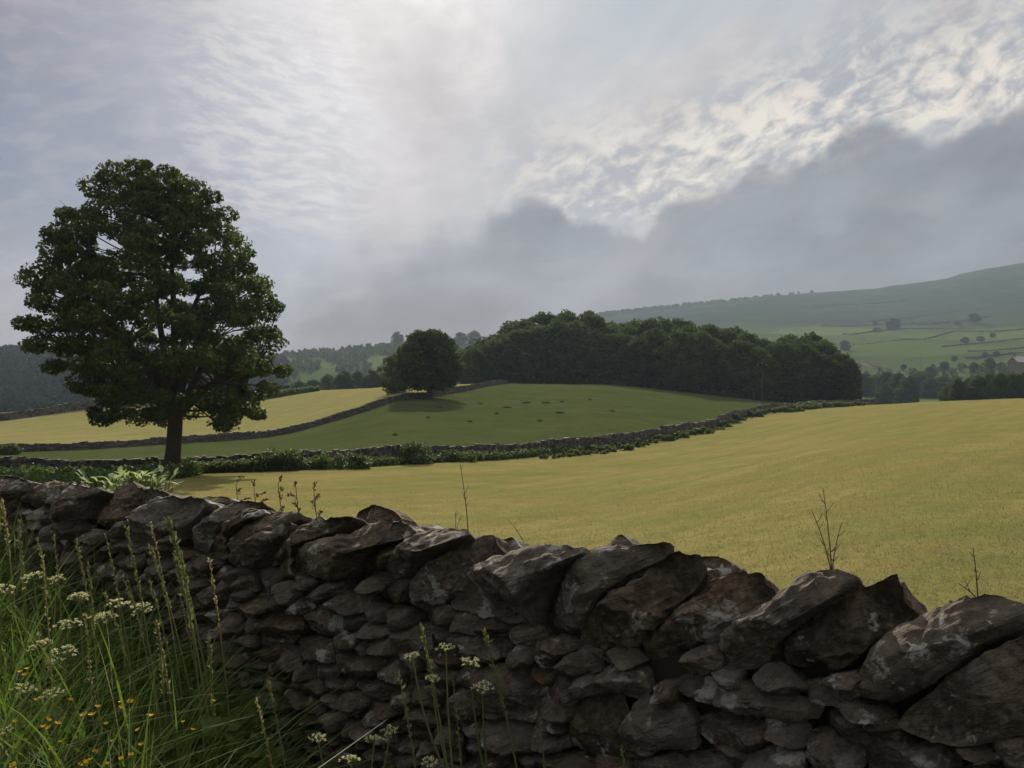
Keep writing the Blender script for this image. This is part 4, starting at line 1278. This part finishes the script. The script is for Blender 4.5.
UM = [([(34, 580, 0), (56, 582, .05)], 60, 3.1, 'pair of white umbels highest at left against the wall', .05),
      ([(80, 600, 0), (68, 628, -.1), (104, 622, .05)], 92, 2.9, 'large spreading plant of white umbels in the middle of the verge', .052),
      ([(42, 648, 0), (64, 656, .03)], 54, 2.75, 'low white umbels among grass left of the yellow flowers', .046),
      ([(119, 607, 0), (142, 611, .04)], 138, 3.0, 'white and greenish umbels closest to the stones of the wall', .044),
      ([(2, 592, 0), (-16, 612, 0)], 8, 2.9, 'white umbel cut by the left edge', .045),
      ([(24, 693, 0), (52, 698, .05)], 42, 2.5, 'pale umbels low in the grass above the yellow flowers', .042),
      ([(4, 735, 0)], 12, 2.3, 'pale umbel in the lower left corner', .04),
      ([(413, 658, 0), (432, 680, -.03), (446, 650, .04)], 500, 2.36, 'three white umbels on thin stems before the dark wall face', .027),
      ([(470, 665, 0), (482, 690, -.03)], 520, 2.34, 'two white umbels at the right of the group before the wall face', .031),
      ([(318, 740, 0), (374, 742, .05), (390, 733, .08)], 352, 2.3, 'low white umbels at the bottom edge beside the grass', .03),
      ([(430, 764, 0), (350, 762, -.05)], 420, 2.2, 'lowest white umbel under the group before the wall face', .03)]
for heads, foot, Y, lb, R in UM:
    umbel_plant(heads, foot, Y, lb, R)

# buttercups
BC = [(5,651),(27,669),(26,675),(20,672),(14,722),(48,720),(43,727),(49,728),(58,724),(84,715),(92,715),(121,708),(121,702),(130,702),(113,741),(95,752),(106,764),(90,760),(85,762),(80,765),(121,759),(131,755),(141,745),(106,724),(138,730),(98,707),(183,722),(193,730),(51,749),(13,766),(24,589),(213,701),(60,742),(36,700),(150,716),(70,700)]
def buttercup():
    b1, b2 = MB(), MB()
    b1.add(*tube(curve_pts((0.02, 0.01, -.45), (0, 0, 0), (.01, 0, 0), 7), .0014, 4))
    for k in range(5):
        a = k * 2 * math.pi / 5
        d = np.array([math.cos(a), math.sin(a), 0]); s_ = np.array([-math.sin(a), math.cos(a), 0]); u = np.array([0, 0, 1.])
        Vp = np.array([d * .001, d * .007 + s_ * .0065 + u * .003, d * .013 + s_ * .004 + u * .007, d * .013 - s_ * .004 + u * .007, d * .007 - s_ * .0065 + u * .003])
        b2.add(Vp[[0, 1, 2, 3]], np.array([(0, 1, 2, 3)]), random.random()); b2.add(Vp[[0, 3, 4]], np.array([(0, 1, 2)]), random.random())
    return b1, b2
b1, b2 = buttercup()
for k, (px, py) in enumerate(BC):
    Y = float(np.interp(py, [580, 650, 768], [3.2, 2.75, 2.15])) + random.uniform(-.05, .05)
    c = depth_pt(px, py, Y)
    if k == 0:
        r0 = empty('buttercup', c, 'small yellow buttercup in the dark verge grass', 'flower', 'buttercups in the verge grass')
        s_o = b1.build('stem', M['stalk'], r0); f_o = b2.build('petals', M['yellow_flower'], r0)
        f_o.name = 'blossom'
        r = r0
    else:
        r = r0.copy(); COL.objects.link(r)
        for ch in (s_o, f_o):
            c2 = ch.copy(); COL.objects.link(c2); c2.parent = r
    r.location = c
    r.rotation_euler = (random.uniform(-.5, .3), random.uniform(-.5, .5), random.uniform(0, 6.28))
    k_ = random.uniform(.4, .75); r.scale = (k_, k_, k_)

# ------------------------------------------------------------------ plants behind the near wall
def behind(px, gap):
    u = U(px); Yd = (X0 * NC[0] + Y0 * NC[1] - gap) / (u * NC[0] + NC[1])
    return np.array([u * Yd, Yd, gz(u * Yd, Yd)])
def leafy_plant(px, gap, spread, top_py, n, label):
    f = behind(px, gap); h = ztop(top_py, f[1]) - f[2]
    root = empty('leafy_plant', f, label, 'plant', 'broad leaved plants behind the near wall')
    st = MB()
    for k in range(n):
        a = random.uniform(0, 6.28); hh = h - random.uniform(.03, .26); rr = spread * random.random() ** .5
        e = np.array([rr * math.cos(a), rr * math.sin(a) * .8, hh])
        st.add(*tube(curve_pts((0, 0, -.05), e, (e[0] * -.15, e[1] * -.15, .05), 6), np.linspace(.008, .003, 6), 5))
        # broad pointed leaf
        az = a + random.uniform(-1, 1); L = random.uniform(.045, .08); wd_ = L * .20; up = random.uniform(-.1, 1.5)
        d = np.array([math.cos(az), math.sin(az), up]); d /= np.linalg.norm(d)
        s_ = np.cross(d, [0, 0, 1]); s_ /= np.linalg.norm(s_) + 1e-9; nn = np.cross(s_, d)
        ts = np.linspace(0, 1, 7)
        Vl = []
        for t_ in ts:
            w_ = wd_ * math.sin(math.pi * min(1, t_ * .93 + .05)) ** .8
            c = e + d * L * t_ - nn * .16 * L * t_ * t_
            Vl += [c - s_ * w_ + nn * w_ * .3, c, c + s_ * w_ + nn * w_ * .3]
        Fl = []
        for q in range(6):
            Fl += [(3*q, 3*q+1, 3*q+4, 3*q+3), (3*q+1, 3*q+2, 3*q+5, 3*q+4)]
        mesh('leaf', Vl, np.array(Fl), M['leaf_pale'], root, True, np.full(21, random.random()))
    st.build('stem', M['stalk'], root, True)
leafy_plant(112, 0.75, .21, 471, 120, 'left of two pale broad leaved plants showing over the near wall by the big tree')
leafy_plant(146, 0.75, .17, 468, 110, 'right and taller pale broad leaved plant showing over the near wall by the big tree')

def dock(px, gap, tip, label):
    f = behind(px, gap)
    t = depth_pt(*tip, f[1]) - f
    root = empty('dock_plant', f, label, 'plant', 'dead dock stalks behind the near wall')
    b = MB(); p = curve_pts((0, 0, 0), t, (.02, 0, .03), 9); b.add(*tube(p, np.linspace(.004, .0018, 9), 5))
    sd = MB()
    side = random.choice((-1, 1))
    for k in range(13):
        q = p[5] + (p[8] - p[5]) * (k / 12.0)
        ln = .085 * (1 - .5 * k / 12.0)
        e = q + np.array([side * random.uniform(-.4, 1.0) * ln, random.uniform(-.5, .5) * ln, random.uniform(.3, .9) * ln])
        pp_ = curve_pts(q, e, (0, 0, .008), 5)
        b.add(*tube(pp_, np.linspace(.0018, .0008, 5), 4))
        for _ in range(15):
            c = pp_[random.randrange(1, 5)] + np.array([random.gauss(0, .003) for _ in range(3)])
            d = (e - q) / (np.linalg.norm(e - q) + 1e-9) + np.array([random.gauss(0, .45) for _ in range(3)]); d *= .017 / np.linalg.norm(d)
            s_ = np.cross(d, [random.gauss(0, 1), random.gauss(0, 1), random.gauss(0, 1)]); s_ *= .0032 / (np.linalg.norm(s_) + 1e-9)
            sd.add(np.array([c, c + d * .5 + s_, c + d, c + d * .5 - s_]), np.array([(0, 1, 2, 3)]))
    b.build('stem', M['twig'], root, True); sd.build('seed_head', M['brown_seed'], root)
for k, (px, tip, lb) in enumerate([(252, (236, 486), 'brown dead dock stalk nearest the big tree over the near wall'), (270, (254, 490), 'short brown dock stalk second along the wall top'), (300, (278, 485), 'tallest brown dock stalk over the slanting coping stones'), (312, (296, 490), 'thin brown dock stalk beside the tallest one'), (330, (314, 493), 'brown dock stalk last before the raised coping stone')]):
    dock(px, .5, tip, lb)

def bare_stalk(node, tips, gap, label, r=.0030):
    f = behind(node[0], gap)
    nd = depth_pt(*node, f[1]) - f
    root = empty('bare_stalk', f, label, 'plant', 'bare dry stalks behind the near wall')
    b = MB(); b.add(*tube(curve_pts((0, 0, -.02), nd, (.012, 0, 0), 8), np.linspace(r * 1.2, r, 8), 5))
    for k, tp in enumerate(tips):
        t = depth_pt(*tp, f[1] + (.02 * k)) - f
        p = curve_pts(nd, t, ((nd - t)[0] * .12, 0, 0), 12); b.add(*tube(p, np.linspace(r * .8, r * .35, 12), 5))
        L_ = np.linalg.norm(t - nd)
        for j in range(int(2 + L_ * 14)):
            q = p[random.randrange(3, 11)]; sg = random.choice((-1, 1))
            e = q + np.array([sg * random.uniform(.006, .022), random.uniform(-.01, .01), random.uniform(.012, .035)])
            b.add(*tube(curve_pts(q, e, (0, 0, -.002), 4), np.linspace(r * .45, r * .25, 4), 4))
    b.build('stem', M['twig'], root, True)
bare_stalk((468, 530), [(460, 464)], .5, 'single bare dry stalk above the lit pale coping stone')
bare_stalk((456, 535), [(455, 511), (460, 518)], .5, 'very short dry stalk left of the single bare one', .002)
bare_stalk((832, 576), [(823, 488), (812, 511), (842, 522)], .5, 'tall bare twig forking into three above the pointed coping stone')
bare_stalk((978, 600), [(973, 548), (958, 583)], .5, 'bare dry stalk above the smooth coping stone at right')
bare_stalk((528, 552), [(508, 520)], .5, 'short leaning dry stalk right of the lit pale coping stone', .002)
def tuft(px, gap, top_py, n, label):
    f = behind(px, gap); h = ztop(top_py, f[1]) - f[2]
    Vg, Fg, tg = blades(np.stack([rng.normal(0, .03, n), rng.normal(0, .03, n), np.zeros(n)], 1), h * rng.uniform(.8, 1.03, n), rng.uniform(.05, .16, n), rng.uniform(0, 6.28, n), rng.uniform(.003, .005, n), 6)
    tag(mesh('grass_tuft', Vg, Fg, M['straw'], None, False, tg, loc=f), label, 'grass')
tuft(490, .5, 516, 26, 'wispy pale grass tuft behind the lit pale coping stone')
tuft(205, .55, 486, 40, 'dry grass tuft behind the wall between leafy plants and dock stalks')
tuft(345, .5, 505, 24, 'dry grass tuft behind the raised coping stone')
tuft(30, .5, 472, 14, 'thin grass tuft over the far left end of the near wall')

# ------------------------------------------------------------------ haze
bx = box(-7300, 7300, -80, 2800, float(V[:, 2].min()) - 1.0, float(V[:, 2].max()) + 28.0)
m, N, out = material('haze air')
pvn = N.n('ShaderNodeVolumePrincipled')
pvn.inputs['Color'].default_value = (0.66, 0.80, 0.98, 1)
pvn.inputs['Density'].default_value = 0.00011
pvn.inputs['Anisotropy'].default_value = 0.25
N.t.links.new(pvn.outputs[0], out.inputs['Volume'])
m.cycles.homogeneous_volume = True
pvn.inputs['Density Attribute'].default_value = ''; pvn.inputs['Temperature Attribute'].default_value = ''
hz = mesh('haze', *bx, m); hz['kind'] = 'stuff'

# ------------------------------------------------------------------ sky and light
SUN_AZ, SUN_EL = math.radians(-4.0), math.radians(29.0)       # azimuth from straight ahead (+Y), to the right positive
sd = np.array([math.sin(SUN_AZ) * math.cos(SUN_EL), math.cos(SUN_AZ) * math.cos(SUN_EL), math.sin(SUN_EL)])
w = bpy.data.worlds.new('World'); SC.world = w; w.use_nodes = True
w.cycles.sampling_method = 'MANUAL'; w.cycles.sample_map_resolution = 256
t = w.node_tree
for nd in list(t.nodes): t.nodes.remove(nd)
N = NT(t)
out = N.n('ShaderNodeOutputWorld'); bg = N.n('ShaderNodeBackground'); bg.inputs[1].default_value = 0.1
t.links.new(bg.outputs[0], out.inputs[0])
sky = N.n('ShaderNodeTexSky', sky_type='NISHITA'); sky.sun_disc = False
sky.sun_elevation = SUN_EL; sky.sun_rotation = SUN_AZ
sky.air_density = 1.0; sky.dust_density = 2.0; sky.ozone_density = 1.0
dirv = N.n('ShaderNodeTexCoord').outputs['Generated']
dirn = N.vmath('NORMALIZE', dirv)
sp = N.n('ShaderNodeSeparateXYZ'); N.put(sp.inputs[0], dirn)
dx, dy, dz = sp.outputs
az = N.math('ARCTAN2', dx, dy); el = N.math('ARCSINE', dz)
cmb = N.n('ShaderNodeCombineXYZ'); N.put(cmb.inputs[0], az); N.put(cmb.inputs[1], el)
ae = cmb.outputs[0]
zc = N.math('MAXIMUM', dz, 0.03)
cp = N.n('ShaderNodeCombineXYZ'); N.put(cp.inputs[0], N.math('DIVIDE', dx, zc)); N.put(cp.inputs[1], N.math('DIVIDE', dy, zc))
plane = cp.outputs[0]
S10 = lambda c: tuple(x * 5.5 for x in c)     # sky radiance, for the exposure below
# angle from the sun
cs = N.vmath('DOT_PRODUCT', dirn, tuple(sd))
ang = N.math('ARCCOSINE', N.math('MINIMUM', cs, 1.0))
# layer 0: Nishita, dulled by high veil
veil = N.mix(0.94, sky.outputs[0], S10((0.118, 0.148, 0.255)))
# layer 1: high thin cloud
n1 = N.noise(N.mapping(plane, (0.55, 1.0, 1), (0, 0, 0.35)), 0.75, 4, 0.6, 0.5)
n1b = N.noise(N.mapping(ae, (1.0, 2.2, 1), (0, 0, -0.30), (0.3, 0.1, 0)), 3.6, 6, 0.62, 0.5)
cov = N.math('ADD', N.math('MULTIPLY', n1, 0.35), N.math('MULTIPLY', n1b, 0.65))
rightw = N.ramp(az, -0.30, -0.10, 0.0, 0.24)
topw = N.ramp(el, 0.27, 0.40, -0.05, 0.10)
ripm = N.math('MULTIPLY', N.ramp(az, -0.40, -0.30), N.ramp(az, -0.12, -0.20))
ripm = N.math('MULTIPLY', ripm, N.math('MULTIPLY', N.ramp(el, 0.15, 0.21), N.ramp(el, 0.44, 0.34)))
cov = N.math('ADD', N.math('ADD', cov, rightw), N.math('SUBTRACT', topw, N.math('MULTIPLY', ripm, 0.08)))
cf = N.ramp(cov, 0.46, 0.70)
c = N.mix(N.math('MULTIPLY', cf, 0.92), veil, S10((0.43, 0.368, 0.385)))
# low pinkish light on the far left
c = N.mix(N.math('MULTIPLY', N.math('MULTIPLY', N.ramp(az, -0.36, -0.50), N.ramp(el, 0.20, 0.08)), 0.8), c, S10((0.42, 0.365, 0.375)))
# ripples of altocumulus
warp = N.n('ShaderNodeTexNoise'); warp.inputs['Scale'].default_value = 9; warp.inputs['Detail'].default_value = 3
N.put(warp.inputs['Vector'], ae)
wv = N.vmath('MULTIPLY', N.vmath('SUBTRACT', warp.outputs[1], (0.5, 0.5, 0.5)), (0.05, 0.03, 0.0))
aew = N.vmath('ADD', ae, wv)
rip = N.noise(N.mapping(aew, (0.45, 1.4, 1), (0, 0, 0.10)), 66, 5, 0.6)
ripk = N.ramp(rip, 0.40, 0.62)
c = N.mix(N.math('MULTIPLY', N.math('MULTIPLY', ripk, ripm), 0.9), c, S10((0.56, 0.53, 0.545)))
# faint mackerel grain over all the high cloud
gr = N.noise(N.mapping(aew, (0.6, 1.5, 1), (0, 0, -0.2)), 34, 6, 0.6)
c = N.mix(N.math('MULTIPLY', N.ramp(gr, 0.42, 0.68), 0.24), c, S10((0.68, 0.63, 0.60)))
# layer 2: sun glow through the veil
gl = N.math('POWER', 2.718, N.math('MULTIPLY', ang, -4.8))
gn = N.noise(N.mapping(ae, (1.0, 1.5, 1), (0, 0, 0.6)), 4.5, 6, 0.55, 0.4)
gl = N.math('MULTIPLY', gl, N.ramp(gn, 0.25, 0.65, 0.55, 1.25))
c = N.mix(1.0, c, N.mix(gl, (0, 0, 0), S10((0.98, 0.96, 0.90))), 'ADD')
# upper grey-blue veil on the right
gv = N.noise(N.mapping(ae, (1.0, 2.0, 1), (0, 0, -0.5), (0.7, 0.2, 0)), 3.0, 6, 0.58, 0.4)
c = N.mix(N.math('MULTIPLY', N.ramp(gv, 0.36, 0.58), N.math('MULTIPLY', N.ramp(az, -0.20, 0.16), 0.85)), c, S10((0.52, 0.575, 0.63)))
# soft broad shafts
ray = N.noise(N.mapping(ae, (4.5, 0.5, 1), (0, 0, 0.85)), 2.6, 3, 0.5)
c = N.mix(N.math('MULTIPLY', N.ramp(ray, 0.5, 0.70), N.math('MULTIPLY', N.ramp(az, -0.1, 0.1), 0.30)), c, S10((0.80, 0.80, 0.80)))
# the side away from the sun is thicker and duller
c = N.mix(1.0, c, N.mix(N.ramp(az, -0.52, -0.12), (0.79, 0.785, 0.81), (1.0, 1.0, 1.0)), 'MULTIPLY')
# edge of the cloud bank as elevation over azimuth
fc = N.n('ShaderNodeFloatCurve')
azn = N.ramp(az, -0.7, 0.7, 0.0, 1.0, 'LINEAR')
N.put(fc.inputs['Value'], azn)
def ae_of(px, py):
    a = math.atan((px - 512) / F); return a, math.atan((HY - py) / F * math.cos(a))
EDGE = [(-80, 330), (0, 316), (130, 300), (250, 285), (320, 262), (370, 226), (440, 210), (520, 206), (600, 214), (690, 196), (760, 166), (830, 150), (890, 126), (960, 118), (1024, 100), (1150, 80)]
cv = fc.mapping.curves[0]
pts_ = [((ae_of(*q)[0] + .7) / 1.4, ae_of(*q)[1] / 0.5) for q in EDGE]
while len(cv.points) < len(pts_) + 0: cv.points.new(0.5, 0.5)
for k, q in enumerate(pts_): cv.points[k].location = q
fc.mapping.update()
edge = N.math('MULTIPLY', fc.outputs[0], 0.5)
en = N.noise(ae, 8.0, 5, 0.58, 0.4)
def puffs(sc):
    vb = N.n('ShaderNodeTexVoronoi', feature='SMOOTH_F1'); vb.inputs['Scale'].default_value = sc; vb.inputs['Smoothness'].default_value = .25
    N.put(vb.inputs['Vector'], aew)
    return N.math('SUBTRACT', 0.45, vb.outputs['Distance'])
puff = N.math('ADD', N.math('MULTIPLY', puffs(12), 0.075), N.math('MULTIPLY', puffs(34), 0.022))
edge_n = N.math('ADD', edge, N.math('ADD', N.math('MULTIPLY', N.math('SUBTRACT', en, 0.5), 0.075), puff))
below = N.math('SUBTRACT', edge_n, el)
soft = N.ramp(az, -0.30, 0.02, 0.055, 0.0075, 'LINEAR')
bk0 = N.noise(N.mapping(aew, (1, 2.2, 1), (0, 0, -0.2), (5, 2, 1)), 6.5, 6, 0.6, 0.3)
bankm = N.ramp(below, N.math('MULTIPLY', soft, -1.0), N.math('MULTIPLY', soft, 2.2))
bankm = N.math('MULTIPLY', bankm, N.ramp(N.math('ADD', below, N.math('MULTIPLY', N.math('SUBTRACT', bk0, 0.5), 0.35)), -0.02, 0.17, 0.62, 1.0))
# bright broken band just above the bank
above = N.math('SUBTRACT', el, edge)
bandm = N.math('MULTIPLY', N.ramp(above, -0.04, 0.01), N.ramp(above, 0.150, 0.035))
bandm = N.math('MULTIPLY', bandm, N.math('MULTIPLY', N.ramp(az, -0.12, 0.14), N.ramp(az, 0.9, 0.6)))
bn = N.noise(N.mapping(aew, (1.0, 1.7, 1), (0, 0, -0.35)), 34, 7, 0.58, 0.2)
bn2 = N.noise(N.mapping(ae, (1.0, 1.8, 1), (0, 0, -0.45)), 6, 4, 0.5)
bb = N.ramp(N.math('ADD', N.math('MULTIPLY', bn, .65), N.math('MULTIPLY', bn2, .35)), 0.41, 0.61)
c = N.mix(N.math('MULTIPLY', bandm, 0.80), c, S10((0.42, 0.425, 0.46)))
c = N.mix(N.math('MULTIPLY', N.math('MULTIPLY', bandm, bb), 0.95), c, S10((0.98, 0.89, 0.78)))
# the bank itself
bk = N.noise(N.mapping(aew, (1, 2.0, 1), (0, 0, -0.15)), 5.5, 5, 0.62, 0.4)
lowc = S10((0.182, 0.160, 0.155)); hic = S10((0.168, 0.174, 0.216))
bankc = N.mix(N.ramp(el, 0.04, 0.24), lowc, hic)
bankc = N.mix(N.math('MULTIPLY', N.ramp(bk, 0.42, 0.68), 0.55), bankc, S10((0.270, 0.248, 0.248)))
leftpink = N.math('MULTIPLY', N.ramp(az, -0.25, -0.5), 0.6)
bankc = N.mix(leftpink, bankc, S10((0.40, 0.375, 0.375)))
c = N.mix(N.math('MULTIPLY', bankm, 0.96), c, bankc)
# sky behind the viewer: plainer
c = N.mix(N.math('MULTIPLY', N.ramp(el, 0.48, 0.80), 0.85), c, S10((1.00, 1.00, 1.02)))     # unseen sky overhead, brightness added to light the tops of the stones
backm = N.math('MULTIPLY', N.ramp(dy, 0.15, -0.25), N.ramp(el, 1.0, 0.7))
bkn = N.noise(N.mapping(plane, (1, 1, 1)), 1.3, 5, 0.6)
c = N.mix(N.math('MULTIPLY', backm, 0.92), c, N.mix(N.ramp(bkn, 0.35, 0.6), N.mix(0.5, sky.outputs[0], S10((0.24, 0.28, 0.38))), S10((0.46, 0.44, 0.41))))
# below the horizon
c = N.mix(N.ramp(dz, 0.0, -0.03), c, S10((0.16, 0.16, 0.15)))
N.put(bg.inputs[0], c)

L = bpy.data.lights.new('sun', 'SUN'); L.energy = 4.2; L.angle = math.radians(1.2); L.color = (1.0, 0.93, 0.80)
lo = bpy.data.objects.new('sun', L); link(lo)
lo.rotation_euler = Vector(-sd).to_track_quat('-Z', 'Y').to_euler()
lo.location = (0, 0, 50)

# ------------------------------------------------------------------ camera and render settings
cam = bpy.data.cameras.new('camera'); co = bpy.data.objects.new('camera', cam); link(co)
co.location = (0, 0, EYE); co.rotation_euler = (math.radians(90), 0, 0)
cam.sensor_width = 36.0; cam.lens = 36.0 * F / 1024.0; cam.shift_y = (HY - 384.0) / 1024.0
cam.clip_start = 0.05; cam.clip_end = 20000
SC.camera = co
SC.view_settings.view_transform = 'Standard'; SC.view_settings.look = 'None'
SC.view_settings.exposure = 0.62; SC.view_settings.gamma = 1.0
SC.view_settings.use_curve_mapping = False
cy_ = SC.cycles
cy_.use_denoising = True
cy_.max_bounces = 6; cy_.diffuse_bounces = 3; cy_.glossy_bounces = 2; cy_.transmission_bounces = 3; cy_.volume_bounces = 0
cy_.use_adaptive_sampling = True; cy_.adaptive_threshold = 0.02
cy_.sample_clamp_indirect = 4.0
